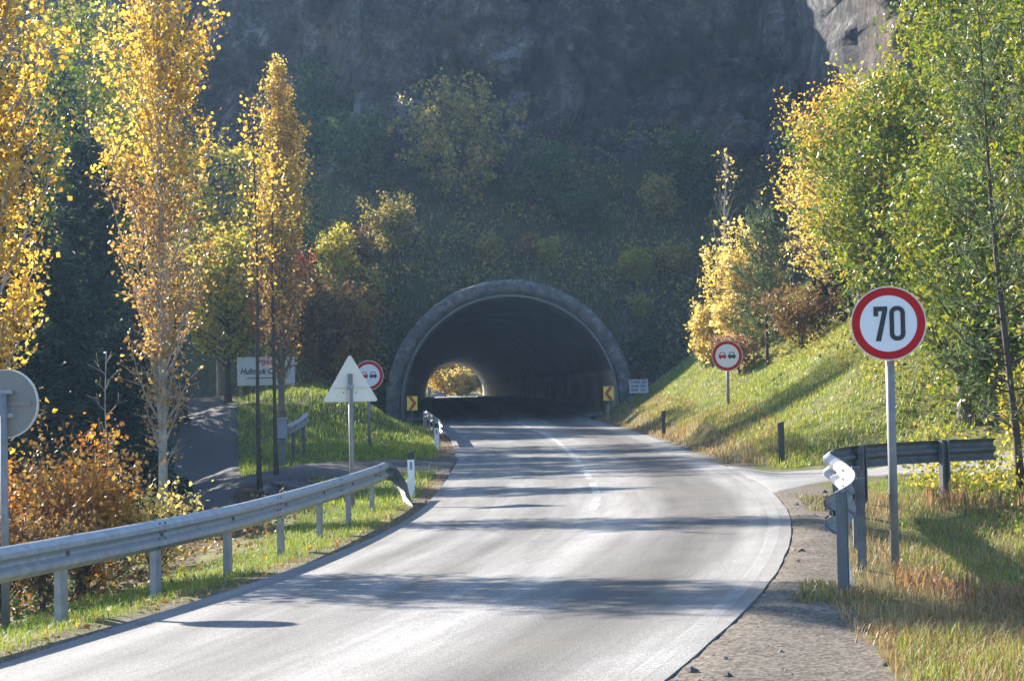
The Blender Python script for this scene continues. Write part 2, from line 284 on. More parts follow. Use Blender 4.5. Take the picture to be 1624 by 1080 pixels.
def paint_material(nm='worn_road_paint', lo=.42, hi=.66, k=.4):
    m, nt, b = newmat(nm); v = objco(nt); b.inputs['Base Color'].default_value = (.6, .6, .58, 1); b.inputs['Roughness'].default_value = .55
    f = math_(nt, 'ADD', math_(nt, 'MULTIPLY', noise(nt, 26, 5, .8, v), 1.1 - k), math_(nt, 'MULTIPLY', noise(nt, 1.1, 4, .6, v), k)); r = ramp(nt, [(lo, 0), (hi, 1)]); nt.links.new(f, r.inputs[0]); nt.links.new(r.outputs[0], b.inputs['Alpha']); return m
M['paint'] = paint_material()
def concrete_material():
    m, nt, b = newmat('rough_portal_concrete'); v = objco(nt); r = ramp(nt, [(.34, (.03, .032, .034)), (.5, (.1, .102, .105)), (.66, (.25, .25, .26))]); nt.links.new(noise(nt, 2.4, 10, .78, v), r.inputs[0])
    s = ramp(nt, [(.5, 0), (.7, .7)]); nt.links.new(noise(nt, .5, 5, .6, v), s.inputs[0]); c = mix(nt, s.outputs[0], r.outputs[0], (.07, .075, .075))
    nt.links.new(c, b.inputs['Base Color']); b.inputs['Roughness'].default_value = .9; bump(nt, b, noise(nt, 7, 8, .75, v), .9, .06); return m
M['conc'] = concrete_material()
def lining_material():
    m, nt, b = newmat('two_tone_tunnel_lining'); v = objco(nt); sp = nt.nodes.new('ShaderNodeSeparateXYZ'); nt.links.new(v, sp.inputs[0])  # dark brown mottle above, paler band below
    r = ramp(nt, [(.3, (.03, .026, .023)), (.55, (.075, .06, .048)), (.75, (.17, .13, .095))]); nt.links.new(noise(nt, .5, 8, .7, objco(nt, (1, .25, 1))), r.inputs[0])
    lo = ramp(nt, [(.3, (.3, .25, .18)), (.7, (.58, .5, .39))]); nt.links.new(noise(nt, 1.1, 8, .7, objco(nt, (1, .5, .2))), lo.inputs[0])  # lower band is paler wall paint, its colour lifted further for exit-light sheen
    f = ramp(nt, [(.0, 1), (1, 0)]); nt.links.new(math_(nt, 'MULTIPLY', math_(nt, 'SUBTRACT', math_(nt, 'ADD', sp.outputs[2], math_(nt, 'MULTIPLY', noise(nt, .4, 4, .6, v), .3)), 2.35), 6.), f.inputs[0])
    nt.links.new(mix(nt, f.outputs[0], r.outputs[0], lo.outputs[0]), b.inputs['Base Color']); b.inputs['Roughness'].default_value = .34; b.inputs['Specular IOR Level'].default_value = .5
    bump(nt, b, noise(nt, 4, 6, .7, v), .4, .03); return m
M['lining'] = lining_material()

# ------------------------------------------------------------------ ground sheet
def spaced(lo, hi, step, far):
    a = np.arange(lo, hi + 1e-6, step); g = np.cumsum(step * 1.22 ** np.arange(1, 60)); l = lo - g; h = hi + g
    return np.concatenate([l[l > far[0]][::-1], a, h[h < far[1]]])
gx = spaced(-16, 14, .22, (-700, 700)); gy = spaced(6, 82, .25, (-250, 900)); GX, GY = np.meshgrid(gx, gy)
GZ = ground_z(GX, GY); V = np.stack([GX, GY, GZ], 2).reshape(-1, 3); nx, ny = len(gx), len(gy)
ii, jj = np.meshgrid(np.arange(nx - 1), np.arange(ny - 1)); q = (jj * nx + ii).ravel(); F = np.stack([q, q + 1, q + nx + 1, q + nx], 1)
me = np_mesh('ground', V, F, True)
dR = (GX - XR(GY)).ravel(); dL = (XL(GY) - GX).ravel(); yy = GY.ravel(); xx = GX.ravel()
wR = np.interp(yy, [0, 9.8, 13, 17, 21, 24, 27, 37, 40, 70, 80], [2.2, 1.25, .75, .6, .7, 1.1, .8, .5, .25, .2, .3]); wL = np.interp(yy, [0, 20, 30, 45, 70], [.28, .2, .2, .25, .4])
gv = np.maximum((dR > -.4) * (1 - smooth(.75, 1.25, dR / wR)), (dL > -.4) * (1 - smooth(.6, 1.4, dL / wL)))
gv = np.maximum(gv, np.where((dR > 3.2) & (yy > 10.5) & (yy < 14.5), .55, 0))
lt = np.clip(smooth(2.0, 3.2, dL) * (1 - smooth(44, 50, yy)) * .8 + (1 - smooth(.2, 1.1, np.minimum(np.abs(dR - wR), np.abs(dL - wL - .15)))) * .42 + smooth(6.5, 10, xx) * .55 * (yy < 30), 0, 1)
for nm, dat in (('gravel', gv), ('litter', lt)):
    a = me.attributes.new(nm, 'FLOAT', 'POINT'); a.data.foreach_set('value', dat.astype(np.float32))
tag(link('ground', me, M['ground']), 'grassy verges and earth banks beside the road', kind='structure')

# ------------------------------------------------------------------ road, markings, side lanes
def strip(name, m, ys, fl, fr, zl, zr, nac=12, lift=0., kind='structure', label=None, skirt=.12):
    ys = np.asarray(ys, float); t = np.linspace(0, 1, nac); L, R = fl(ys), fr(ys); A, B = zl(ys), zr(ys)
    X = L[:, None] + (R - L)[:, None] * t; Z = A[:, None] + (B - A)[:, None] * t + lift; Y = np.repeat(ys[:, None], nac, 1)
    X = np.concatenate([X[:, :1], X, X[:, -1:]], 1); Y = np.concatenate([Y[:, :1], Y, Y[:, -1:]], 1); Z = np.concatenate([Z[:, :1] - skirt, Z, Z[:, -1:] - skirt], 1)
    tt = np.concatenate([[0], t, [1]]); n = nac + 2; V = np.stack([X, Y, Z], 2).reshape(-1, 3)
    ii, jj = np.meshgrid(np.arange(n - 1), np.arange(len(ys) - 1)); q = (jj * n + ii).ravel(); F = np.stack([q, q + 1, q + n + 1, q + n], 1); me = np_mesh(name, V, F, False)
    uvs = me.uv_layers.new(name='UVMap'); U = np.stack([np.tile(tt, len(ys)), np.repeat(ys, n)], 1)[F.ravel()].astype(np.float32); uvs.data.foreach_set('uv', U.ravel())
    o = link(name, me, m); return tag(o, label, kind=kind)
ry = np.concatenate([np.arange(-28, 84, .4), np.arange(84, 400, 4.)])
rng_e = np.random.default_rng(5)
def rag(f, s, amp): return lambda y: f(y) + s * amp * fbm(np.stack([np.asarray(y) * .8, 0 * np.asarray(y) + s, 0 * np.asarray(y)], 1), 3)
road = strip('road', M['asphalt'], ry, rag(XL, -1, .02), rag(XR, 1, .02), ZL, ZR, 14, .004, label='worn pale grey two-lane asphalt road curving into the tunnel')
def onroad(u, y, lift): l, r = float(XL(y)), float(XR(y)); return (l + (r - l) * u, y, float(ZL(y)) + (float(ZR(y)) - float(ZL(y))) * u + lift)
def marking(name, u, w, y0, y1, step=.5):
    ys = list(np.arange(y0, y1, step)) + [y1]; vs = []; fs = []
    for y in ys:
        a = Vector(onroad(u, y, .008)); vs += [(a.x - w / 2, a.y, a.z - (w / 2) * .05), (a.x + w / 2, a.y, a.z + (w / 2) * .05)]
    fs = [(2 * i, 2 * i + 1, 2 * i + 3, 2 * i + 2) for i in range(len(ys) - 1)]
    return MB().add(vs, fs).build(name, M['paint'], road)
y = 25.0
for y0, y1 in ((26.2, 29.2), (30.2, 33.6), (34.8, 39.6), (40.4, 45.5), (46, 78)): marking('centre_line_dash', .52, .13, y0, y1)
for y0 in range(84, 200, 12): marking('centre_line_dash', .5, .16, y0, y0 + 6)
marking('edge_line', .965, .13, -20, 76).data.materials[0] = paint_material('faded_edge_paint', .46, 1.35, .3)
# side lane on the left that drops from the wood, and the short link to the main road
SLX = cubic([38, 42, 48, 55, 68, 85, 110, 130], [-8.8, -9.0, -9.9, -11.2, -13.8, -17, -21, -24]); SRX = cubic([38, 42, 48, 55, 68, 85, 110, 130], [-6.3, -6.5, -7.2, -8.3, -10.4, -13.8, -18.2, -21])
def lanestrip(name, pts_l, pts_r, m, label, lift=.03):
    L = np.array(pts_l, float); R = np.array(pts_r, float); n = len(L); nac = 9; t = np.linspace(0, 1, nac)
    P = L[:, None] + (R - L)[:, None] * t[None, :, None]; Z = ground_z(P[..., 0], P[..., 1]) + lift
    Z[:, 0] -= .07; Z[:, -1] -= .07
    V = np.concatenate([P, Z[..., None]], 2); V = np.concatenate([V[:, :1] - [0, 0, .25], V, V[:, -1:] - [0, 0, .25]], 1); w = nac + 2
    ii, jj = np.meshgrid(np.arange(w - 1), np.arange(n - 1)); q = (jj * w + ii).ravel(); F = np.stack([q, q + 1, q + w + 1, q + w], 1); me = np_mesh(name, V.reshape(-1, 3), F, True)
    uvs = me.uv_layers.new(name='UVMap'); U = V.reshape(-1, 3)[F.ravel()][:, :2].astype(np.float32) * .3; uvs.data.foreach_set('uv', np.ascontiguousarray(U).ravel()); return tag(link(name, me, m), label, kind='structure')
sy = np.arange(38, 82, 1.)
lx = np.array([[-19.6, 85.5], [-25, 88.5], [-34, 91], [-50, 93]]); rx = np.array([[-14.6, 87.5], [-19, 92], [-30, 95.5], [-50, 98]])
def dens(a): return np.concatenate([a[:1] + (a[1:2] - a[:1]) * np.linspace(0, 1, 6, endpoint=False)[:, None], a[1:2] + (a[2:3] - a[1:2]) * np.linspace(0, 1, 6, endpoint=False)[:, None], a[2:3] + (a[3:4] - a[2:3]) * np.linspace(0, 1, 8)[:, None]])
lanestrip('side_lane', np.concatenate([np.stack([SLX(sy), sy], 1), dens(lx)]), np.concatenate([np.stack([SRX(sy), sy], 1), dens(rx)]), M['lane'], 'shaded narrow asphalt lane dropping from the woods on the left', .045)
tx = np.linspace(-9.2, -1.52, 22)
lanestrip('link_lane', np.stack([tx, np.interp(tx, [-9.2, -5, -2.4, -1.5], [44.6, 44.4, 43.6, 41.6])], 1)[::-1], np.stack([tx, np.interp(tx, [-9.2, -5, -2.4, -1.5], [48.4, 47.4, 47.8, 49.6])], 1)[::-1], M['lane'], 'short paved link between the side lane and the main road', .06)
tx = np.concatenate([np.linspace(3.7, 8, 24), np.linspace(8.6, 26, 20)])
lanestrip('gravel_track', np.stack([tx, np.interp(tx, [3.7, 4.3, 5, 6, 7, 12, 26], [25.4, 26.6, 28.2, 29.8, 30.5, 31.4, 34])], 1), np.stack([tx, np.interp(tx, [3.7, 4.4, 5, 7, 12, 26], [38.2, 36.4, 35.2, 33.9, 33.6, 36.6])], 1), asphalt_material('dusty_track_asphalt', False, .24), 'dusty pale track branching right before the grass bank', .012)

# ------------------------------------------------------------------ cliff and hillside
hbx = [-80, -60, -45, -32, -24, -20, -16, -12, -8, 0, 7, 10, 14, 15.2, 16.4, 20, 28, 45, 70]
hby = [128, 124, 117, 107, 99.5, 96, 92.2, 86.5, 81.2, 81.2, 81.2, 81, 80, 78, 70, 67, 63, 55, 48]
pz = [-4, 0, 4, 6.2, 11, 15, 24, 34, 52]
def hill_y(x, z):
    x = np.asarray(x, float); z = np.asarray(z, float)
    wl = smooth(-10, -24, x) if False else 1 - smooth(-24, -12, x); wr = smooth(14, 17, x); wc = 1 - wl - wr
    pc = np.interp(z, pz, [-.4, 0, .9, 1.9, 10.5, 14.5, 19, 23, 30]); pl = np.interp(z, pz, [-1.5, 0, 2, 3, 6, 8, 11, 13, 15]); pr = np.interp(z, pz, [-1, 0, 2.5, 3.5, 6, 8, 11, 15, 23])
    return np.interp(x, hbx, hby) + wc * pc + wl * pl + wr * pr
hx = np.arange(-80, 70.01, .34); hz = np.concatenate([np.arange(-3, 30, .3), np.arange(30, 38.4, .6)]); HX, HZ = np.meshgrid(hx, hz); x = HX.ravel(); z = HZ.ravel(); y = hill_y(x, z)
z = np.where(z > 24, 24 + (z - 24) * (1 - .6 * smooth(-22, -10, x)), z)
cl = np.clip(smooth(10.5, 15, z + 2 * fbm(np.stack([x * .15, z * .1, 0 * x], 1), 3)) + smooth(15, 17, x) + (1 - smooth(-30, -22, x)) * smooth(8, 12, z), 0, 1)
P = np.stack([x, y, z], 1)
strata = fbm(np.stack([x * .12 + z * .1, y * .1, z * .55 - x * .12], 1), 4, True); big = fbm(P * [.11, .1, .075], 4, True); fine = fbm(P * .65, 4); col_ = fbm(np.stack([x * .5, y * .3, z * .07], 1), 4, True)
def cells(P, seed):
    I = np.floor(P).astype(np.int64); best = np.full(len(P), 9.); sec = np.full(len(P), 9.); cid = np.zeros(len(P)); sl = np.zeros(len(P))
    for dx in (-1, 0, 1):
        for dy in (-1, 0, 1):
            for dz in (-1, 0, 1):
                J = (I + [dx, dy, dz]) & 511; h = _perm[_perm[_perm[J[:, 0]] + J[:, 1]] + (J[:, 2] + seed) % 512]; g = _gr[h] * .42 + .5; r = P - (I + [dx, dy, dz]) - g; d = (r * r).sum(1)
                k = d < best; sec = np.where(k, best, np.minimum(sec, d)); cid = np.where(k, _gr[h][:, 0], cid); sl = np.where(k, (r * _gr[(h * 7) % 512]).sum(1), sl); best = np.minimum(best, d)
    return cid, sl, np.sqrt(sec) - np.sqrt(best)
P = P + np.stack([fbm(P * .2 + 5, 3), 0 * x, fbm(P * .2 + 50, 3)], 1) * 1.5
ca, sa, ea = cells(P * [.28, .25, .16], 3); cb_, sb_, eb = cells(P * [.75, .6, .5], 9)
block = ca * .75 + sa * 1.6 - np.clip(.1 - ea, 0, 1) * 4 + cb_ * .25 + sb_ * .5 - np.clip(.08 - eb, 0, 1) * 2
near_portal = 1 - smooth(5.6, 8.5, np.hypot(x + .15, (z - .96)))
disp = cl * (big * 1.5 + strata * .5 + col_ * .6 + fine * .5 + block * 1.7) + (1 - cl) * (fbm(P * .3, 4) * .7 + fine * .16) * (1 - .85 * near_portal)
y2 = y - disp; x2 = x + cl * fbm(P * .3 + 40, 3) * .5; z2 = z + cl * fbm(P * .5 + 80, 3) * .4
V = np.stack([x2, y2, z2], 1); nx, nz = len(hx), len(hz)
ii, jj = np.meshgrid(np.arange(nx - 1), np.arange(nz - 1)); q = (jj * nx + ii).ravel(); F = np.stack([q, q + 1, q + nx + 1, q + nx], 1)
inn = np.hypot(x + .17, z - .96) < 5.2; inn |= (np.abs(x + .17) < 5.15) & (z < 1); F = F[~inn[F].any(1)]
extra = [(39, 30), (41, 90), (40, 150), (38, None)]; rows = [V]; top = V[-nx:]; base_i = (nz - 1) * nx; FF = [F]; prev = base_i; cnt = len(V)
for zt, dy in extra:
    r = top.copy(); r[:, 2] = zt + (fbm(np.stack([r[:, 0] * .05, r[:, 1] * .05 + zt, 0 * r[:, 0]], 1), 3) * 3); r[:, 1] = top[:, 1] + dy if dy else 290
    rows.append(r); qi = np.arange(nx - 1); FF.append(np.stack([prev + qi, prev + qi + 1, cnt + qi + 1, cnt + qi], 1)); prev = cnt; cnt += nx
r = top.copy(); r[:, 2] = -2; r[:, 1] = 297; rows.append(r); qi = np.arange(nx - 1); qi = qi[np.abs(top[:-1, 0] + 9.6) > 7]; FF.append(np.stack([prev + qi, prev + qi + 1, cnt + qi + 1, cnt + qi], 1))
cliff_me = np_mesh('rock_cliff', np.concatenate(rows), np.concatenate(FF), True)
veg = np.clip(1 - cl * .95, 0, 1) * np.clip(1 - .6 * smooth(3.5, 5.5, x) * (1 - smooth(5.5, 8, z)), 0, 1); veg = np.concatenate([veg, np.full(nx * 5, .8)])
a = cliff_me.attributes.new('veg', 'FLOAT', 'POINT'); a.data.foreach_set('value', veg.astype(np.float32))
tag(link('rock_cliff', cliff_me, M['rock']), 'steep shaded rock cliff and overgrown hillside above the tunnel', kind='structure')
def hill_pt(x, z, off=.1):
    p = np.array([[x, float(hill_y(x, z)), z]]); return (x, float(hill_y(x, z)) - off, z)

# ------------------------------------------------------------------ tunnel
tun = thing('road_tunnel', 'road tunnel with rough grey concrete arch portal under the cliff', 'tunnel', (-.15, 80, .1))
def arch(R, zc, n=40, zlow=-.35):
    a0 = math.asin((zlow - zc) / R); return [(R * math.cos(a), zc + R * math.sin(a)) for a in np.linspace(a0, math.pi - a0, n)]
def arch_band(prof_pairs, name, m, closed=False, smooth_=True, n=44, jit=0., seed=3):
    # prof_pairs: list of (R, y) cross-section swept round the arch
    vs = []; fs = []; k = len(prof_pairs); rg = np.random.default_rng(seed)
    for i in range(n):
        for R, yy_ in prof_pairs:
            p = arch(R, .86, n)[i]; j = rg.normal(0, jit, 3) if jit else (0, 0, 0); vs.append((p[0] + j[0], yy_ + j[1], p[1] + j[2]))
    for i in range(n - 1):
        for a_ in range(k - (0 if closed else 1)):
            b_ = (a_ + 1) % k; fs.append((i * k + a_, i * k + b_, (i + 1) * k + b_, (i + 1) * k + a_))
    return MB().add(vs, fs).build(name, m, tun, smooth_)
arch_band([(4.86, .4), (4.86, -.12), (5.0, -.42), (5.12, -.46), (5.24, -.48), (5.36, -.45), (5.47, -.34), (5.5, -.1), (5.52, .6), (5.6, 2.2)], 'portal_ring', M['conc'], n=150, jit=.02)
arch_band([(4.74, 1.0), (4.74, -.22), (4.77, -.25), (4.83, -.25), (4.86, -.21), (4.86, .4)], 'portal_lip', plain('pale_lip_concrete', (.14, .145, .15), .75, 0, .2, 4), n=70)
seg = 8.0; k = 0; yy0 = .05
while yy0 < 221:
    yy1 = min(yy0 + seg, 222); sx = -.0436; prof = arch(4.75, .86, 36, -.5); vs = []; fs = []
    for y_, R in ((yy0, 4.79), (yy0 + .06, 4.75), (yy1 - .06, 4.75), (yy1, 4.79)):
        for (px_, pz_) in arch(R, .86, 36, -.5): vs.append((px_ + sx * y_, y_, pz_ + .0011 * y_))
    n_ = 36
    for a_ in range(3):
        for i in range(n_ - 1): fs.append((a_ * n_ + i, a_ * n_ + i + 1, (a_ + 1) * n_ + i + 1, (a_ + 1) * n_ + i))
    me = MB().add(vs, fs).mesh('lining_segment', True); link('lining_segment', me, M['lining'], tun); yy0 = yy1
for sd in (-1, 1):
    vs = []; ys_ = np.linspace(0, 222, 60)
    for y_ in ys_:
        ax = -.0436 * y_; e = float(XL(80 + y_)) + .15 + .02 if sd < 0 else float(XR(80 + y_)) + .15 - .02; zz = float((ZL if sd < 0 else ZR)(80 + y_)) - .1
        vs += [(e, y_, zz - .1), (e, y_, zz + .16), (ax + sd * 4.85, y_, zz + .18)]
    fs = []
    for i in range(59): fs += [(3 * i, 3 * i + 3, 3 * i + 4, 3 * i + 1), (3 * i + 1, 3 * i + 4, 3 * i + 5, 3 * i + 2)]
    MB().add(vs, fs).build('walkway', M['kerb'], tun)
# two dark niches / boxes on the right wall of the tunnel
for y_, zz in ((26, 1.0), (44, 1.0)):
    MB().box(4.45 - .0436 * y_, 4.72 - .0436 * y_, y_ - .5, y_ + .5, zz, zz + .9).build('emergency_cabinet', M['steel'], tun)

# ------------------------------------------------------------------ signs
def post_part(par, h, r=.038, y=.0, sink=.3, m=None): 
    o = MB().tube([(0, y, -sink), (0, y, h)], [r, r], 12).build('post', m or M['pole'], par, True); return o
def facing(x, y, extra=0.): return math.atan2(-x, y) + extra * math.pi / 180      # plate front (-y local) towards the approaching driver
def round_sign(name, label, loc, D, hc, rz, kind, post_r=.038, group=None):
    s_ = thing(name, label, 'sign', loc, rz, group); R = D / 2
    post_part(s_, hc + R * .3, post_r, .05 + post_r * .6)
    pl = MB().prism(circ(R * .97), -.002, .012).build('plate', M['signback'], s_); pl.location = (0, 0, hc)
    rm = MB().ring(R * .965, R, -.012, .02, 56).build('rim', M['rim'], pl)
    for dz in (-.28, .28):
        MB().box(-.09, .09, .012, .06, dz * R * 1.2 - .02, dz * R * 1.2 + .02).build('clamp', M['zincdark'], pl)
    if kind == 'back':
        MB().box(-R * .8, R * .8, .0125, .03, -.02, .02).build('rail', M['signback'], pl); return s_
    MB().prism(circ(R * .76), -.006, -.002).build('white_face', M['white'], pl)
    MB().ring(R * .755, R * .962, -.008, -.002, 56).build('red_border', M['red'], pl)
    if kind == '70':
        h = R * .46; w = R * .40
        def dig(poly): MB().prism([(x_ * R, z_ * R) for x_, z_ in poly], -.011, -.0062).build('numeral', M['black'], pl)
        dig([(-.245, -.47), (-.155, -.47), (-.005, .385), (-.005, .46), (-.40, .46), (-.40, .20), (-.28, .20), (-.28, .335), (-.135, .335), (-.375, -.47)][::1]) if False else dig([(-.345, -.47), (-.205, -.47), (-.02, .36), (-.02, .46), (-.385, .46), (-.385, .2), (-.265, .2), (-.265, .335), (-.155, .335)])
        # zero: rounded ring
        def rr(w_, h_, r_, n=8):
            out = []
            for cx_, cz_, a0 in ((w_ - r_, -h_ + r_, -90), (w_ - r_, h_ - r_, 0), (-w_ + r_, h_ - r_, 90), (-w_ + r_, -h_ + r_, 180)):
                out += [(cx_ + r_ * math.cos(math.radians(a0 + 90 * k / n)), cz_ + r_ * math.sin(math.radians(a0 + 90 * k / n))) for k in range(n + 1)]
            return out
        o_ = rr(.205, .465, .19); i_ = rr(.085, .345, .08); n = len(o_); c = .235; vs = []
        for y_ in (-.011, -.0062): vs += [((px + c) * R, y_, pz_ * R) for px, pz_ in o_] + [((px + c) * R, y_, pz_ * R) for px, pz_ in i_]
        fs = []
        for k in range(n):
            j = (k + 1) % n; fs += [(k, j, n + j, n + k), (j, k, 2 * n + k, 2 * n + j), (n + k, n + j, 3 * n + j, 3 * n + k)]
        MB().add(vs, fs).build('numeral', M['black'], pl)
    else:
        for cx, mt in ((-.3, M['red']), (.3, M['black'] if kind == 'black' else M['blueblack'])):
            b = MB(); s2 = R
            b.prism([(x_ * s2 + cx * s2, z_ * s2) for x_, z_ in [(-.23, -.14), (.23, -.14), (.25, -.02), (.22, .06), (-.22, .06), (-.25, -.02)]], -.011, -.0062)
            for q in (((-.2, .06), (-.15, .06), (-.1, .2), (-.14, .24)), ((.15, .06), (.2, .06), (.14, .24), (.1, .2)), ((-.12, .19), (.12, .19), (.14, .24), (-.14, .24))): b.prism([(x_ * s2 + cx * s2, z_ * s2) for x_, z_ in q], -.011, -.0062)
            for wx in (-.17, .11): b.prism([((wx + dx) * s2 + cx * s2, dz * s2) for dx, dz in ((0, -.21), (.07, -.21), (.07, -.14), (0, -.14))], -.011, -.0062)
            b.build('car_symbol', mt, pl)
    return s_
z70 = gz(3.4, 16.2)
round_sign('speed_limit_sign', 'round red bordered sign reading 70 on a grey post', (3.4, 16.2, z70), .672, 2.2 + (-.08 - z70), facing(3.4, 16.2, -2), '70', .04)
round_sign('no_overtaking_sign', 'round no-overtaking sign on the sunlit grass bank', (5.98, 50, gz(5.98, 50)), .86, 2.42 - gz(5.98, 50) - .02, facing(5.98, 50), 'black', .045)
round_sign('no_overtaking_sign', 'round no-overtaking sign half hidden behind the triangular sign back', (-4.17, 52, gz(-4.17, 52)), .86, 2.08 - gz(-4.17, 52), facing(-4.17, 52, 6), 'blue', .045)
round_sign('round_sign', 'round sign seen from behind, cut off beside the orange bushes', (-4.99, 17.7, gz(-4.99, 17.7)), .68, 1.56 - gz(-4.99, 17.7), math.pi - .2, 'back', .04)
# triangular sign from behind
tz = gz(-2.86, 31.6); t_ = thing('triangular_sign', 'pale back of a triangular road sign behind the guardrail', 'sign', (-2.86, 31.6, tz), math.pi + .1); post_part(t_, 1.93 - tz, .042, .06)
def rtri(sd, r_, n=6):
    h_ = sd * math.sqrt(3) / 2; cs = [(-sd / 2 + r_ * 1.73, -h_ / 3 + r_, 150), (sd / 2 - r_ * 1.73, -h_ / 3 + r_, -90), (0, 2 * h_ / 3 - 2 * r_, 30)]; out = []
    for cx_, cz_, a0 in (cs[1], cs[2], cs[0]): out += [(cx_ + r_ * math.cos(math.radians(a0 + 120 * k / n)), cz_ + r_ * math.sin(math.radians(a0 + 120 * k / n))) for k in range(n + 1)]
    return out
pl = MB().prism(rtri(.98, .035), 0, .015).build('plate', M['tribacks'], t_); pl.location = (0, 0, 1.72 - tz)
MB().box(-.3, .3, .0155, .05, -.03, .0).build('rail', M['tribacks'], pl); MB().box(-.06, .06, .0155, .1, -.05, .02).build('clamp', M['zincdark'], pl); MB().box(-.4, .4, .0155, .028, -.265, -.25).build('edge_fold', M['tribacks'], pl)
for bx_ in (-.1, .12): MB().tube([(bx_, .015, -.12), (bx_, .022, -.12)], [.012, .012], 8).build('bolt', M['bolt'], pl)
# chevron signs at the portal
def chevron(label, loc, w, h, d, post_h):
    c = thing('chevron_sign', label, 'sign', loc, facing(loc[0], loc[1])); MB().tube([(0, .04, -.2), (0, .04, post_h + h * .8)], [.03, .03], 8).build('post', M['steel'], c)
    p = MB().box(-w / 2, w / 2, 0, .02, 0, h).build('plate', M['yellow'], c); p.location = (0, 0, post_h)
    a = w * .46; b_ = h / 2; th = w * .36
    MB().prism([(d * x_, z_) if d > 0 else (d * x_, z_) for x_, z_ in ([(-a + .02, h * .03), (-a + .02 + th, h * .03), (a - .02, b_), (-a + .02 + th, h * .97), (-a + .02, h * .97), (a - th - .02, b_)] if d > 0 else [(-a + .02, h * .03), (a - th - .02, b_), (-a + .02, h * .97), (-a + .02 + th, h * .97), (a - .02, b_), (-a + .02 + th, h * .03)])], -.004, -.0005).build('chevron', M['chevred'], p)
    return c
chevron('yellow sign with red chevron pointing right at the left portal foot', (-4.44, 79.0, .1), .46, .62, 1, .66)
chevron('yellow sign with red chevron pointing left at the right portal foot', (4.2, 79.0, .15), .46, .62, -1, .86)
# lettering from the built-in font
def text_mesh(txt, size, m, par, loc, shear=0., xs=1.):
    cu = bpy.data.curves.new('lettering', 'FONT'); cu.body = txt; cu.size = size; cu.extrude = .002; cu.shear = shear; cu.align_x = 'LEFT'; cu.offset = .006 * size / .2; cu.resolution_u = 3
    ob = bpy.data.objects.new('tmp', cu); col.objects.link(ob); dg = bpy.context.evaluated_depsgraph_get(); me = bpy.data.meshes.new_from_object(ob.evaluated_get(dg)); bpy.data.objects.remove(ob)
    me.transform(Matrix.Diagonal((xs, 1, 1, 1))); me.transform(Matrix.Rotation(math.pi / 2, 4, 'X')); me.materials.clear(); o = tag(link('lettering', me, m, par), kind='stuff'); o.location = loc; return o
ws = thing('tunnel_notice', 'small white notice with three dark lines right of the tunnel', 'sign', (5.05, 77, gz(5.05, 77)), -.07); h0 = 1.32 - gz(5.05, 77)
for x_ in (-.02, .66): MB().tube([(x_, .04, -.2), (x_, .04, h0 + .62)], [.022, .022], 8).build('post', M['steel'], ws)
p = MB().box(-.06, .74, 0, .018, 0, .58).build('panel', M['board'], ws); p.location = (0, 0, h0)
for i, tx_ in enumerate(('TUNNEL ALPL', 'LÄNGE  220m', 'HÖHE    4,5m')): text_mesh(tx_, .15, M['letter'], p, (.0, -.004, .42 - .17 * i), 0, .72)
bb = thing('billboard', 'white lettered board on posts behind the poplar trunks', 'billboard', (-9.06, 66, gz(-9.06, 66)), .12); hb = 1.93 - gz(-9.06, 66)
for x_ in (-.95, 0, .95): MB().box(x_ - .05, x_ + .05, .02, .1, -.3, hb + 1.0).build('post', M['wood'], bb)
for x0, x1 in ((-1.05, .62), (.63, 1.05)):
    p = MB().box(x0, x1, 0, .019, 0, 1.04).build('panel', M['board'], bb); p.location = (0, 0, hb)
    if x0 < -1:
        text_mesh('PIJAS', .25, M['letterred'], p, (-.3, -.004, .76), .3, 1.0); text_mesh('Hufstock Cafe', .3, M['letter'], p, (-.95, -.004, .42), .35, .83); MB().box(-.7, .55, -.004, -.0005, .25, .285).build('underline', M['letter'], p)

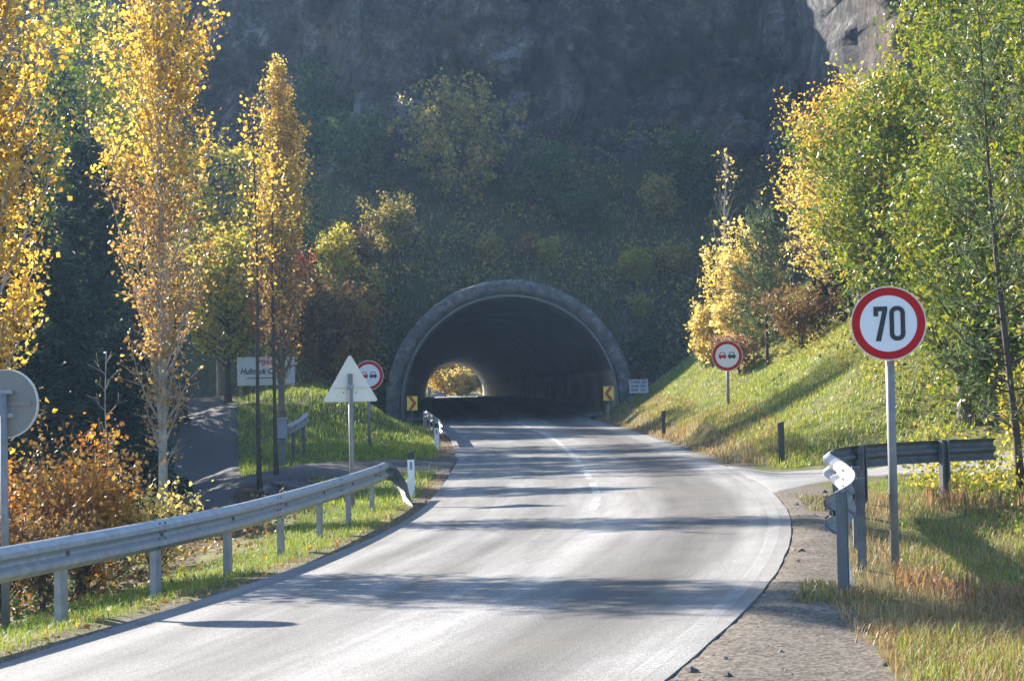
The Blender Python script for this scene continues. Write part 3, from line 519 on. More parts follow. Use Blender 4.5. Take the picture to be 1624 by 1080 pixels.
# ------------------------------------------------------------------ guardrails
def wprof(front=1.):    # W-beam cross-section (offset towards the road, height)
    pts = [(0.0, .0), (.02, .008), (.08, .055), (.08, .098), (.02, .135), (.012, .155), (.02, .175), (.08, .212), (.08, .255), (.02, .302), (0, .31)]; return [(a * front, b) for a, b in pts]
def path_frames(pts, step=.35):
    P = [Vector(p) for p in pts]; out = []
    d = [0]; 
    for a, b in zip(P, P[1:]): d.append(d[-1] + (b - a).length)
    fx, fy, fz = (cubic(d, [p[i] for p in P]) for i in range(3)); n = max(2, int(d[-1] / step)); ss = np.linspace(0, d[-1], n + 1)
    return ss, [Vector((float(fx(s)), float(fy(s)), float(fz(s)))) for s in ss], lambda s: Vector((float(fx(s)), float(fy(s)), float(fz(s))))
def guardrail(name, label, pts, side, post_at, posth, mat_b, mat_p, seglen=4.2, down_end=None, post_w=(.1, .055), first_mat=None):
    """pts: path of the beam's bottom edge; side=+1 when the ribs bulge to the right of the path"""
    base = Vector(pts[0]); g = thing(name, label, 'guardrail', (base.x, base.y, base.z - .44)); org = Vector(g.location)
    ss, fr, at = path_frames(pts); total = ss[-1]
    def frame(s):
        a, b = at(max(0, s - .1)), at(min(total, s + .1)); t = (b - a).normalized(); nrm = Vector((t.y, -t.x, 0)).normalized() * side; return at(s), t, nrm
    s0 = 0.; idx = 0
    while s0 < total - .05:
        s1 = min(s0 + seglen, total); n = max(3, int((s1 + .16 - s0) / .3)); vs = []; fs = []; prof = wprof(); k = len(prof); lift = .004 * (idx % 2)
        for s in np.linspace(s0, min(s1 + .16, total), n):
            p, t, nrm = frame(s)
            for (o_, h_) in prof: vs.append(p - org + nrm * (o_ + lift) + Vector((0, 0, h_)))
            for (o_, h_) in prof: vs.append(p - org + nrm * (o_ + lift - .006) + Vector((0, 0, h_)))
        K = 2 * k
        for i in range(n - 1):
            for a_ in range(k - 1):
                fs += [(i * K + a_, (i + 1) * K + a_, (i + 1) * K + a_ + 1, i * K + a_ + 1), (i * K + k + a_ + 1, (i + 1) * K + k + a_ + 1, (i + 1) * K + k + a_, i * K + k + a_)]
            fs += [(i * K, i * K + k, (i + 1) * K + k, (i + 1) * K), (i * K + k - 1, (i + 1) * K + k - 1, (i + 1) * K + K - 1, i * K + K - 1)]
        for i in (0, n - 1):
            for a_ in range(k - 1): fs.append((i * K + a_, i * K + a_ + 1, i * K + k + a_ + 1, i * K + k + a_))
        bm_ = MB().add(vs, fs).build('beam', first_mat if (first_mat and idx < 2) else mat_b, g, False)
        # splice bolts at the start of each beam
        p, t, nrm = frame(min(s0 + .1, total)); sb = MB()
        for du in (-.07, .07):
            for hh in (.032, .12, .19, .278):
                c = p - org + nrm * (.058 + lift) + t * du + Vector((0, 0, hh)); sb.tube([c, c + nrm * .014], [.012, .01], 6)
        tag(sb.build('bolt', M['bolt'], bm_), kind='stuff'); s0 = s1; idx += 1
    for s in post_at:
        p, t, nrm = frame(s); zg = gz(p.x, p.y) - .25; po = MB(); w, dd = post_w; c = p - org - nrm * .005
        def L(a_, b_, zz): return tuple(c + t * a_ - nrm * b_ + Vector((0, 0, zz)))
        z0, z1 = zg - p.z, posth; sec = [(-w / 2, .012), (w / 2, .012), (w / 2, .018 + dd), (w / 2 - .03, .018 + dd), (w / 2 - .03, .01 + dd), (w / 2 - .008, .01 + dd), (w / 2 - .008, .02), (-w / 2 + .008, .02), (-w / 2 + .008, .01 + dd), (-w / 2 + .03, .01 + dd), (-w / 2 + .03, .018 + dd), (-w / 2, .018 + dd)]; n = len(sec)
        po.add([L(a_, b_, z0) for a_, b_ in sec] + [L(a_, b_, z1) for a_, b_ in sec], [(i, (i + 1) % n, n + (i + 1) % n, n + i) for i in range(n)] + [tuple(range(n, 2 * n))])
        pp = po.build('post', mat_p, g)
        sp = MB().tube([c + nrm * .0 + Vector((0, 0, .155)), c + nrm * .045 + Vector((0, 0, .155))], [.022, .02], 8).build('bolt', M['bolt'], pp)
    return g
def rail_top(pts_xy, hs): return [(x_, y_, gz(x_, y_) + h_) for (x_, y_), h_ in zip(pts_xy, hs)]
lp = [(-5.95, 10.2, -.41), (-4.78, 14.4, -.41), (-4.23, 16.53, -.41), (-3.75, 18.48, -.41), (-3.35, 20.63, -.41), (-3.06, 23.1, -.41), (-2.83, 25.6, -.41), (-2.64, 28, -.41), (-2.48, 30.6, -.41)]
lpath = [(x_ + .09, y_, z_ + .44) for x_, y_, z_ in lp] + [(-2.34, 32.2, .03)]
_d = [0]
for a, b in zip(lpath, lpath[1:]): _d.append(_d[-1] + (Vector(b) - Vector(a)).length)
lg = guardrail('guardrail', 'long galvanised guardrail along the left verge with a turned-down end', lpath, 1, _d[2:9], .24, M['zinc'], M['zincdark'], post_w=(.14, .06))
# turned-down terminal
tp = [(-2.34, 32.2, .03), (-2.2, 32.5, -.03), (-2.05, 32.3, -.2), (-1.92, 31.6, -.42), (-1.78, 30.7, -.66)]
org = Vector(lg.location); vs = []; fs = []; ss, fr, at = path_frames(tp, .12); prof = wprof(); k = len(prof); n = len(ss)
for i, s in enumerate(ss):
    p = at(s); w = Vector((.8, -.55, 0)) if i > 3 else Vector((.98, -.17, 0)); tw = smooth(0, 1.2, s)
    for o_, h_ in prof: vs.append(p - org + w * (o_ * (1 - .4 * tw)) + Vector((.22 * tw * (h_ - .15), .5 * tw * (h_ - .15), h_ * (1 - .15 * tw))))
for i in range(n - 1):
    for a_ in range(k - 1): fs.append((i * k + a_, (i + 1) * k + a_, (i + 1) * k + a_ + 1, i * k + a_ + 1))
MB().add(vs, fs).build('turned_down_end', M['zincshade'], lg)  # same darkened zinc, holding down the bright sunlit face
# right-hand rail, following the road and bending into the track
rxy = [(2.44, 13.8), (2.86, 15.3), (3.17, 16.8), (3.42, 18.5), (3.64, 20.3), (3.86, 22.0), (4.25, 23.4), (4.95, 24.6), (5.9, 25.4), (6.95, 25.9)]
rpath = [(x_, y_, .44) for x_, y_ in rxy]; _d = [0]
for a, b in zip(rpath, rpath[1:]): _d.append(_d[-1] + (Vector(b) - Vector(a)).length)
guardrail('guardrail', 'curved dark guardrail on the right beside the speed sign', rpath, -1, [.06, 2.1, 4.3, 6.5, 8.5, 10.6, 12.6], .315, M['zincshade'], M['zincshade'], post_w=(.145, .07), first_mat=M['zincdark'])  # near beams coloured paler as if sunlit, the rest darkened as if backlit
# short rail leading to the tunnel on the left
tpath = [(float(XL(y_)) - .42, y_, float(ZL(y_)) + .42) for y_ in (55.5, 60, 65, 70, 75, 79)]
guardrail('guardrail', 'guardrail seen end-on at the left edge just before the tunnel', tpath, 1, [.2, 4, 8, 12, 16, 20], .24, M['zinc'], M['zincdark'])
# short curved barrier by the link lane
cpath = [(-6.35, 50.2, .42), (-6.2, 50.7, .5), (-6.02, 51.0, .62), (-5.9, 51.25, .76)]
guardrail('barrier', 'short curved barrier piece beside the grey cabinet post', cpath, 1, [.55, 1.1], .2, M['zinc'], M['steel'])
wsk = thing('sunlit_sliver_stake', 'added white stake leaning as a sunlit sliver behind the near right guardrail post', 'stake', (2.66, 14.3, gz(2.66, 14.3)))
MB().add([(-.012, 0, -.1), (.02, 0, -.1), (.02, .02, -.1), (-.012, .02, -.1), (-.09, .03, .6), (-.075, .03, .6), (-.075, .045, .6), (-.09, .045, .6)], [(0, 1, 5, 4), (1, 2, 6, 5), (2, 3, 7, 6), (3, 0, 4, 7), (4, 5, 6, 7)]).build('shaft', M['postwhite'], wsk)  # white colour stands in for a sunlit post flank; stake and reflector are added
MB().box(-.088, -.077, .024, .032, .5, .56).build('reflector', M['reflector'], wsk)

# ------------------------------------------------------------------ delineators, cabinet, boulder
def delineator(label, x, y, h, w, body, cap, reflector=True, rz=0., group=None):
    d = thing('delineator_post', label, 'delineator', (x, y, gz(x, y)), rz, group); a = w / 2
    sec = [(-a, -.03), (-a * .3, -.055), (a * .3, -.055), (a, -.03), (a, .03), (-a, .03)]; n = len(sec)
    def pr(z0, z1, k=1.0, tilt=0): return MB().add([(x_ * k, y_ * k, z0) for x_, y_ in sec] + [(x_ * k, y_ * k, z1 + tilt * x_) for x_, y_ in sec], [(i, (i + 1) % n, n + (i + 1) % n, n + i) for i in range(n)] + [tuple(range(n, 2 * n))])
    pr(-.2, h * .83).build('shaft', body, d); pr(h * .83, h, 1.03, .3).build('cap', cap, d)
    if reflector: MB().box(-a * .35, a * .35, -.062, -.056, h * .6, h * .78).build('reflector', M['reflector'], d)
    return d
delineator('white delineator post with black cap beside the end of the left guardrail', -1.96, 34, .84, .13, M['postwhite'], M['postdark'], True, .06)
delineator('white delineator post with black cap past the link lane', -2.28, 53, .8, .13, M['postwhite'], M['postdark'], True, .04)
delineator('dark delineator post at the foot of the bank near the track', 5.35, 36, .82, .12, M['postdark'], M['postdark'], False, -.15)
delineator('dark delineator post standing midway along the bank', 4.67, 56, .82, .12, M['postdark'], M['postdark'], False, -.08)
delineator('weathered grey delineator post below the left-pointing chevron', 3.82, 72.5, .82, .12, M['wood'], M['wood'], False, -.05)
cb = thing('cabinet_post', 'grey box on a dark steel post beside the link lane', 'utility box', (-6.45, 50, gz(-6.45, 50)), .1)
MB().box(-.09, .09, -.06, .06, -.2, .95).build('post', M['steel'], cb); bx = MB().box(-.13, .14, -.1, .1, .82, 1.36).build('box', M['boxgrey'], cb); MB().box(-.15, .16, -.12, .12, 1.362, 1.39).build('lid', M['boxgrey'], bx); MB().box(-.1, .11, -.112, -.102, .86, 1.32).build('door', M['boxgrey'], bx)
def rock_mesh(name, r, seed, sc_=(1, 1, .7), n=18):
    u = np.linspace(0, math.pi, n); v_ = np.linspace(0, 2 * math.pi, 2 * n, endpoint=False); U, Vv = np.meshgrid(u, v_, indexing='ij'); P = np.stack([np.sin(U) * np.cos(Vv), np.sin(U) * np.sin(Vv), np.cos(U)], 2).reshape(-1, 3)
    d = 1 + .45 * fbm(P * 1.3 + seed, 3, True) + .12 * fbm(P * 4 + seed, 3); P = P * d[:, None] * r * np.array(sc_); P[:, 2] = np.where(P[:, 2] > .5 * r * sc_[2], .5 * r * sc_[2] + .35 * (P[:, 2] - .5 * r * sc_[2]), P[:, 2]); m2 = 2 * n
    F = [(i * m2 + j, (i + 1) * m2 + j, (i + 1) * m2 + (j + 1) % m2, i * m2 + (j + 1) % m2) for i in range(n - 1) for j in range(m2)]; return np_mesh(name, P, np.array(F), False)
bo = tag(link('boulder', rock_mesh('boulder', .62, 4, (1.05, .9, .95)), M['stone']), 'dark boulder lying in shade behind the left guardrail', 'boulder'); bo.location = (-5.15, 41.0, gz(-5.15, 41.0) + .1)

# ------------------------------------------------------------------ foliage
def leaf_cards(C, size, rng, aspect=.75, upbias=.4, D=None, var=.5):
    n = len(C); s = size * (1 + var * rng.uniform(-1, 1, n))[:, None]
    d = rng.normal(size=(n, 3)); d[:, 2] -= .25
    if D is not None: d = D + d * .35
    d /= np.linalg.norm(d, axis=1)[:, None]; nr = rng.normal(size=(n, 3)); nr[:, 2] += upbias; sd = np.cross(d, nr); sd /= np.linalg.norm(sd, axis=1)[:, None] + 1e-9; nn = np.cross(sd, d)
    a = C - d * s * .5; t = C + d * s * .5; m_ = C - d * s * .08; l = m_ + sd * s * aspect * .5 + nn * s * .12; r = m_ - sd * s * aspect * .5 + nn * s * .12
    V = np.stack([a, l, t, r], 1).reshape(-1, 3); b = np.arange(n)[:, None] * 4; F = np.concatenate([b + [0, 1, 2], b + [0, 2, 3]], 1).reshape(-1, 3); return V, F
LEAF = dict(
    poplar=leafmat('poplar_leaves_gold', [(.05, (.2, .11, .03)), (.28, (.45, .26, .05)), (.5, (.6, .4, .085)), (.75, (.56, .46, .1)), (.95, (.72, .63, .32))], .6, .4, .7),
    poplarlow=leafmat('poplar_leaves_brown', [(.05, (.14, .075, .03)), (.35, (.34, .19, .07)), (.65, (.48, .31, .11)), (.95, (.62, .5, .27))], .55, .4, .7),
    green=leafmat('fresh_green_leaves', [(.05, (.03, .075, .012)), (.28, (.085, .155, .02)), (.5, (.2, .26, .028)), (.75, (.36, .35, .04)), (.97, (.5, .36, .07))], .34, .4, .85),
    dkgreen=leafmat('dark_green_leaves', [(.1, (.018, .04, .012)), (.5, (.045, .085, .025)), (.9, (.11, .15, .045))], .3, .65, .6),
    yellowgreen=leafmat('yellow_green_leaves', [(.1, (.12, .15, .03)), (.4, (.28, .29, .05)), (.7, (.45, .37, .07)), (.95, (.55, .33, .08))], .5, .45, .7),
    yellow=leafmat('bright_yellow_leaves', [(.1, (.36, .29, .08)), (.45, (.6, .48, .15)), (.75, (.72, .6, .3)), (.95, (.62, .38, .16))], .5, .45, .7),
    orange=leafmat('orange_beech_leaves', [(.08, (.12, .045, .018)), (.3, (.3, .11, .025)), (.55, (.46, .21, .035)), (.8, (.5, .34, .06)), (.98, (.22, .24, .05))], .45, .4, 1.3),
    brown=leafmat('rusty_brown_leaves', [(.1, (.1, .055, .022)), (.45, (.2, .115, .045)), (.75, (.26, .17, .06)), (.95, (.2, .19, .06))], .35, .5, .7),
    shade=leafmat('hill_shrub_leaves', [(.1, (.07, .08, .025)), (.4, (.2, .19, .05)), (.65, (.36, .29, .08)), (.95, (.5, .36, .11))], .4, .5, .5),
    spruce=leafmat('spruce_needles', [(.1, (.012, .028, .014)), (.5, (.022, .045, .022)), (.95, (.045, .075, .035))], .1, .5, .5, (1, 1, 1)),
    pine=leafmat('pine_needles', [(.1, (.06, .09, .04)), (.5, (.13, .18, .075)), (.95, (.24, .28, .13))], .35, .5, .5, (1, 1, .9)),
    rosy=leafmat('dusty_rose_leaves', [(.1, (.2, .09, .055)), (.5, (.36, .2, .12)), (.95, (.45, .36, .2))], .4, .5, .8),
    red=leafmat('red_shrub_leaves', [(.1, (.25, .06, .04)), (.6, (.45, .14, .08)), (.95, (.5, .3, .12))], .45, .5, .8))
def grow(seed, H, R0, lo, rad, nbr, elev, nsub, sublen, leafn, spread, lean=(0, 0), wob=.15, curve=.25, tmax=.99, tiers=None, stems=1, stemspread=.3, top_leaf=True, droop=0.):
    """returns trunk builder and leaf centres/directions, local coordinates (origin at the foot)"""
    rng = np.random.default_rng(seed); mb = MB(); C = []; Dr = []
    for st in range(stems):
        ph = rng.uniform(0, 6.28, 4); sx, sy_ = (rng.normal(0, stemspread, 2) if stems > 1 else (0, 0)); hs = H * (1 if st == 0 else rng.uniform(.7, .98))
        def ax(t): return np.array([lean[0] * t + sx * t * hs * .35 + wob * t * math.sin(3.1 * t + ph[0]) + .3 * wob * t * math.sin(9 * t + ph[1]), lean[1] * t + sy_ * t * hs * .35 + wob * t * math.sin(2.7 * t + ph[2]), hs * t])
        nseg = 12; path = [ax(t) for t in np.linspace(0, 1, nseg)]; path[0] = path[0] - np.array([0, 0, .25]); rs = R0 / (1 if st == 0 else 1.3)
        mb.tube(path, [max(.008, rs * (1.12 - t) ** 1.1 * (1.25 if t == 0 else 1)) for t in np.linspace(0, 1, nseg)], 9 if R0 > .06 else 6)
        nb = max(3, nbr // stems)
        for i in range(nb):
            t = lo + (tmax - lo) * ((i + rng.uniform(0, 1)) / nb); p = ax(t); az = i * 2.399 + rng.normal(0, .4); e = elev(t) + rng.normal(0, .12); rr = rad(t) * rng.uniform(.6, 1.12)
            if rr < .03: continue
            h_ = np.array([math.cos(az), math.sin(az), 0]); L = rr / max(.25, math.cos(e)); L = min(L, rr * 2.6)
            pts = []
            for s in np.linspace(0, 1, 6): pts.append(p + h_ * (L * math.cos(e) * s) + np.array([0, 0, L * math.sin(e) * s + curve * L * s * s - droop * L * s * s]) + rng.normal(0, .025 * L, 3) * s)
            r_b = max(.006, R0 * (1.05 - t) * .42); mb.tube(pts, [r_b * (1.02 - .85 * s) for s in np.linspace(0, 1, 6)], 4, False); pts = np.array(pts)
            for k in range(max(3, int(nsub * min(1, rr / (.62 * rad(.42) + 1e-6))))):
                s = rng.uniform(.18, 1.0) if k else 1.0; f = s * 5; i0 = min(4, int(f)); q = pts[i0] + (pts[i0 + 1] - pts[i0]) * (f - i0); di = pts[i0 + 1] - pts[i0]; di /= np.linalg.norm(di) + 1e-9
                dd = di * .8 + rng.normal(0, .55, 3); dd[2] += curve * .8; dd /= np.linalg.norm(dd); sl = sublen * rng.uniform(.5, 1.2) * (1.1 - .3 * s); mb.tube([q, q + dd * sl], [r_b * .3, .003], 3, False)
                m = max(1, int(leafn * rng.uniform(.5, 1.4))); u = rng.uniform(.05, 1.1, m)[:, None]; C.append(q + dd * sl * u + rng.normal(0, spread, (m, 3))); Dr.append(np.repeat(dd[None], m, 0))
    return mb, (np.concatenate(C) if C else np.zeros((0, 3))), (np.concatenate(Dr) if Dr else np.zeros((0, 3))), rng
NLEAF = [0]
def tree(name, label, cat, loc, g, leaf, size, bark, aspect=.75, rz=0., group=None, along=False, crown='crown', split=None, keep=None):
    mb, C, D, rng = g; t = thing(name, label, cat, loc, rz, group)
    if mb.v: mb.build('trunk' if cat == 'tree' else 'stem', bark, t, True)
    if keep is not None: k = keep(C, rng); C, D = C[k], D[k]
    sets = [(C, D, leaf)] if split is None else [(C[C[:, 2] >= split[0]], D[C[:, 2] >= split[0]], leaf), (C[C[:, 2] < split[0]], D[C[:, 2] < split[0]], split[1])]
    for c, d, lm in sets:
        if len(c) == 0: continue
        V, F = leaf_cards(c, size, rng, aspect, .4, d if along else None); NLEAF[0] += len(F); tag(link(crown, np_mesh(crown, V, F), lm, t), kind='stuff')
    return t
E_ = lambda a: (lambda t: a)
# --- poplars on the left
pr_pop = lambda R, lo: (lambda t: R * min(1, (t - lo + .05) / .18) * (1 if t < .5 else max(.08, 1 - ((t - .5) / .52) ** 1.15)))
tree('poplar_tree', 'tall golden poplar on the left edge, nearest the camera', 'tree', (-7.0, 23, gz(-7.0, 23)), grow(1, 14.5, .12, .08, pr_pop(1.12, .08), 130, E_(1.0), 16, .5, 20, .1, (.15, 0), .2), LEAF['poplar'], .07, M['barkpale'], .9, group='golden poplars')
tree('poplar_tree', 'tall golden poplar with a pale trunk in front of the side lane', 'tree', (-6.08, 31, gz(-6.08, 31)), grow(2, 15, .072, .07, pr_pop(.95, .07), 150, E_(1.1), 14, .45, 14, .09, (.1, 0), .16), LEAF['poplar'], .066, M['barkpale'], .9, group='golden poplars', split=(6.2, LEAF['poplarlow']), keep=lambda C, r: r.uniform(0, 1, len(C)) < np.clip((C[:, 2] + .8) / 7.0, .22, 1))
tree('poplar_tree', 'golden poplar with pointed top standing on the grass mound', 'tree', (-7.5, 58, gz(-7.5, 58)), grow(3, 12.0, .1, .1, pr_pop(1.0, .1), 140, E_(1.1), 12, .42, 12, .09, (.1, 0), .12), LEAF['poplar'], .085, M['bark'], .9, group='golden poplars', split=(6.0, LEAF['poplarlow']), keep=lambda C, r: r.uniform(0, 1, len(C)) < np.clip((C[:, 2] + .2) / 5.5, .12, 1))
for k, (x_, y_, h_, lb, sd) in enumerate(((-6.25, 44, 9.6, 'slender dark-stemmed young poplar rising left of the billboard', 4), (-6.0, 45.3, 8.2, 'thin young poplar stem crossing in front of the billboard', 5))):
    tree('poplar_tree', lb, 'tree', (x_, y_, gz(x_, y_)), grow(sd, h_, .06, .45, pr_pop(.75, .45), 36, E_(1.0), 8, .4, 8, .08, (-.05, 0), .08), LEAF['poplar'], .09, M['barkdark'], .85, group='young poplars', keep=lambda C, r: r.uniform(0, 1, len(C)) < .2)
# --- wood behind the poplars
wide = lambda R: (lambda t: R * math.sin(math.pi * min(1, max(0, (t - .12) / .92)) ** .75) + .15)
def broad(sd, H, R, n=60, nsub=10, leafn=11, spread=.16, elev=.5, sub=.9, r0=.14, lo=.22, stems=1): return grow(sd, H, r0, lo, wide(R), n, E_(elev), nsub, sub, leafn, spread, (0, 0), .3, .18, .98, stems=stems)
for lb, x_, y_, H, R, lm, sz, sd, bk, kw in (
    ('yellow-green tree with bright crown right of the pale poplar trunk', -13.0, 80, 11.5, 2.9, 'yellowgreen', .19, 21, 'bark', {}),
    ('tall fresh green tree behind the pale poplar trunk', -17.4, 84, 15.5, 3.2, 'green', .2, 22, 'bark', {}),
    ('small yellow tree left of the billboard', -11.4, 72, 6.8, 1.7, 'yellowgreen', .15, 23, 'barkdark', {}),
    ('low golden tree at the edge of the side lane', -15.8, 76, 6.2, 2.2, 'yellow', .16, 24, 'bark', {}),
    ('green leafy tree between the two left poplars', -13.6, 58, 14.0, 2.2, 'green', .15, 25, 'bark', dict(elev=.75)),
    ('dull yellow tree at the back of the wood', -22.5, 84, 12.5, 3.0, 'yellowgreen', .22, 26, 'bark', {}),
    ('pale green tree high up between the first two poplars', -17.5, 70, 19, 2.8, 'shade', .2, 27, 'bark', {}),
    ('red-leaved small tree above the billboard', -9.0, 70, 5.2, 1.0, 'red', .12, 28, 'barkdark', dict(lo=.3)),
    ('tall green tree standing far left of the side lane', -20, 62, 15, 3.0, 'dkgreen', .2, 31, 'bark', {}),
    ('dark green tree leaning over the side lane', -17.6, 66, 10, 2.6, 'dkgreen', .19, 33, 'bark', dict(lo=.12)),
    ('slim green tree beside the pointed poplar', -10.2, 80, 9.5, 1.5, 'dkgreen', .16, 29, 'barkdark', {})):
    tree('broadleaf_tree', lb, 'tree', (x_, y_, gz(x_, y_)), broad(sd, H, R, **kw), LEAF[lm], sz, M[bk], .8, group='trees of the left wood')
def spruce(sd, H, R, n=170, dens=1.): 
    return grow(sd, H, .13, .05, lambda t: R * (1.02 - t) ** .85 + .05, n, lambda t: -.12 + .5 * t, int(9 * dens), .5, 15, .07, (0, 0), .05, .08, .99, droop=.18)
for lb, x_, y_, H, R, sd in (('dark spruce filling the gap beside the left edge poplar', -13.6, 47.5, 11.5, 2.3, 41), ('dark spruce behind the bare sapling', -12.3, 52, 10.2, 2.2, 42), ('dark spruce at the left bank of the side lane', -12.9, 60, 9, 2.2, 43), ('small dark spruce low behind the orange bushes', -11.3, 40, 6.0, 2.0, 44), ('broad dark spruce behind the left edge poplar', -16.5, 50, 13, 2.8, 45), ('dark spruce rising behind the rust coloured bush', -11.2, 36.5, 7.2, 2.2, 47), ('dark spruce at the near end of the side lane', -10.9, 42.5, 6.4, 1.9, 48), ('tall dark spruce on the far bank of the side lane', -15.4, 62, 12.5, 2.6, 49), ('young dark spruce leaning over the side lane edge', -10.2, 46.5, 4.6, 1.5, 46)):
    tree('spruce_tree', lb, 'tree', (x_, y_, gz(x_, y_)), spruce(sd, H, R, 140), LEAF['spruce'], .22, M['barkdark'], .38, along=True, group='dark spruces')
for lb, x_, y_, H, R, sd in (('added dark spruce darkening the gaps behind the bright green tree', 11.9, 41.5, 7.6, 2.2, 191), ('added dark spruce darkening the gaps between the right hand trees', 13.4, 46, 7.5, 2.3, 192), ('added dark spruce darkening the gaps behind the golden tree on the bank', 11.0, 53, 4.6, 1.9, 193)):  # spruces added behind the right trees to darken gaps between the leaves
    tree('spruce_tree', lb, 'tree', (x_, y_, gz(x_, y_)), spruce(sd, H, R, 120), LEAF['spruce'], .22, M['barkdark'], .38, along=True, group='dark spruces')
# --- shrubs
def bush(sd, H, R, n=40, nsub=8, leafn=8, spread=.08, sub=.35, elev=.85, stems=5, lo=.1, r0=.03): return grow(sd, H, r0, lo, lambda t: R * (.55 + .6 * math.sin(math.pi * min(1, t * .95 + .08))) * (1.05 - .55 * t), n, E_(elev), nsub, sub, leafn, spread, (0, 0), .08, .1, .98, stems=stems, stemspread=.35)
for lb, x_, y_, H, R, lm, sz, sd, n in (
    ('orange beech bush right behind the near guardrail', -5.0, 20.6, 1.05, .7, 'orange', .07, 51, 46),
    ('rust coloured bush by the round sign post', -5.8, 20.2, 1.2, .8, 'orange', .07, 52, 44),
    ('tall narrow yellow bush behind the rust coloured one', -5.35, 22.4, 2.2, .24, 'orange', .06, 53, 22),
    ('yellow bush drooping over the guardrail beam', -4.25, 21.0, .7, .45, 'yellow', .065, 54, 26),
    ('reddish low bush at the left picture edge', -6.3, 18.6, 1.15, .7, 'orange', .075, 55, 44),
    ('olive bush below the bare sapling', -6.0, 25.2, 1.2, .9, 'brown', .075, 56, 44),
    ('brown bramble behind the guardrail posts', -5.0, 19.0, .55, .55, 'brown', .06, 57, 30)):
    tree('autumn_bush', lb, 'bush', (x_, y_, gz(x_, y_)), bush(sd, H, R, n), LEAF[lm], sz, M['barkdark'], .7, group='autumn bushes by the left guardrail')
tree('round_bush', 'rounded rusty brown bush left of the tunnel portal', 'bush', (-6.9, 69.5, gz(-6.9, 69.5)), grow(60, 3.7, .07, .05, lambda t: 1.85 * math.sqrt(max(.05, 1 - (t * .98) ** 3)), 120, E_(.5), 10, .5, 13, .12, stems=4, stemspread=.2), LEAF['brown'], .12, M['barkdark'], .8)
tree('bare_sapling', 'bare grey sapling in front of the dark spruces', 'sapling', (-5.86, 26, gz(-5.86, 26)), grow(61, 3.2, .022, .2, lambda t: .5 * (1.1 - t), 14, E_(.75), 2, .22, 1, .04, wob=.05), LEAF['yellowgreen'], .05, M['barkpale'], .6, keep=lambda C, r: r.uniform(0, 1, len(C)) < .25)
# --- right bank trees
for lb, x_, y_, H, R, lm, sz, sd, kw in (
    ('large bright green tree behind the speed limit sign', 10.3, 37, 9.2, 2.3, 'green', .11, 71, dict(n=110, nsub=13, leafn=24, sub=.75, lo=.06)),
    ('green tree with hanging leaves left of the speed limit sign', 8.9, 43.5, 6.0, 1.8, 'green', .12, 72, dict(n=80, nsub=12, leafn=21, lo=.04)),
    ('golden tree leaning out from the right wood', 9.6, 49, 6.3, 1.9, 'poplar', .1, 73, dict(n=80, nsub=12, leafn=15)),
    ('tall green tree at the top right corner', 14.3, 42, 10.5, 3.0, 'green', .15, 74, dict(n=80, nsub=11, leafn=12, lo=.08)),
    ('yellow-green tree deep in the right wood', 12.6, 54, 5.0, 2.2, 'yellowgreen', .15, 75, dict(n=70)),
    ('bushy green tree low behind the curved guardrail', 11.0, 34.6, 4.8, 1.9, 'green', .12, 76, dict(n=60, nsub=11, leafn=12, lo=.05)),
    ('dense green tree right of the speed limit sign', 11.3, 36.0, 8.4, 2.3, 'green', .13, 61, dict(n=80, nsub=12, leafn=20, lo=.04)),
    ('brown-green tree cut off by the right picture edge', 9.0, 27.8, 8.0, 1.9, 'green', .1, 62, dict(n=80, nsub=12, leafn=18, lo=.08, elev=.7)),
    ('green tree filling the gap above the curved guardrail', 8.9, 35.4, 5.0, 1.5, 'green', .12, 63, dict(n=70, nsub=11, leafn=18, lo=.03)),
    ('tall green tree behind the top of the golden one', 15.2, 47, 8.5, 2.6, 'green', .15, 64, dict(n=80, nsub=11, leafn=12, lo=.1)),
    ('low leafy green tree just behind the curved guardrail', 9.3, 35.2, 2.9, 1.3, 'green', .1, 65, dict(n=60, nsub=10, leafn=11, lo=.03, sub=.5)),
    ('round green tree low at the right behind the track', 10.6, 34.9, 3.3, 1.4, 'green', .1, 66, dict(n=60, nsub=10, leafn=11, lo=.03, sub=.5)),
    ('orange-tinged tree behind the right edge pine', 14.2, 37.5, 8.2, 2.2, 'brown', .15, 77, dict(n=60)),
    ('pale yellow tree left of the golden one', 10.4, 58, 4.4, 1.7, 'yellow', .12, 78, dict(n=60, lo=.08))):
    tree('broadleaf_tree', lb, 'tree', (x_, y_, gz(x_, y_) - .1), broad(sd, H, R, **kw), LEAF[lm], sz, M['bark'], .62, group='trees on the right bank')
tree('yellow_bush', 'pale yellow bush at the left end of the bank wood', 'bush', (8.0, 62.5, gz(8.0, 62.5)), bush(81, 4.0, 1.25, 80, 10, 11, .12, .5, .8, 4, .05, .04), LEAF['yellow'], .13, M['bark'], .8)
tree('yellow_bush', 'whitish yellow low bush on the crest of the bank', 'bush', (7.3, 65.5, gz(7.3, 65.5)), bush(82, 2.1, .85, 50, 9, 10, .1, .4, .8, 4, .05, .04), LEAF['yellow'], .12, M['bark'], .8)
tree('red_bush', 'reddish low bush behind the right no-overtaking sign', 'bush', (7.5, 59.5, gz(7.5, 59.5)), bush(83, 1.1, .8, 40, 8, 7, .09, .3, .7, 4, .05, .03), LEAF['rosy'], .1, M['barkdark'], .8)
tree('brown_bush', 'tangled brown bush at the foot of the small pine', 'bush', (8.6, 53.5, gz(8.6, 53.5)), bush(84, 1.5, 1.3, 60, 8, 9, .1, .4, .7, 5, .05, .03), LEAF['brown'], .1, M['barkdark'], .7)
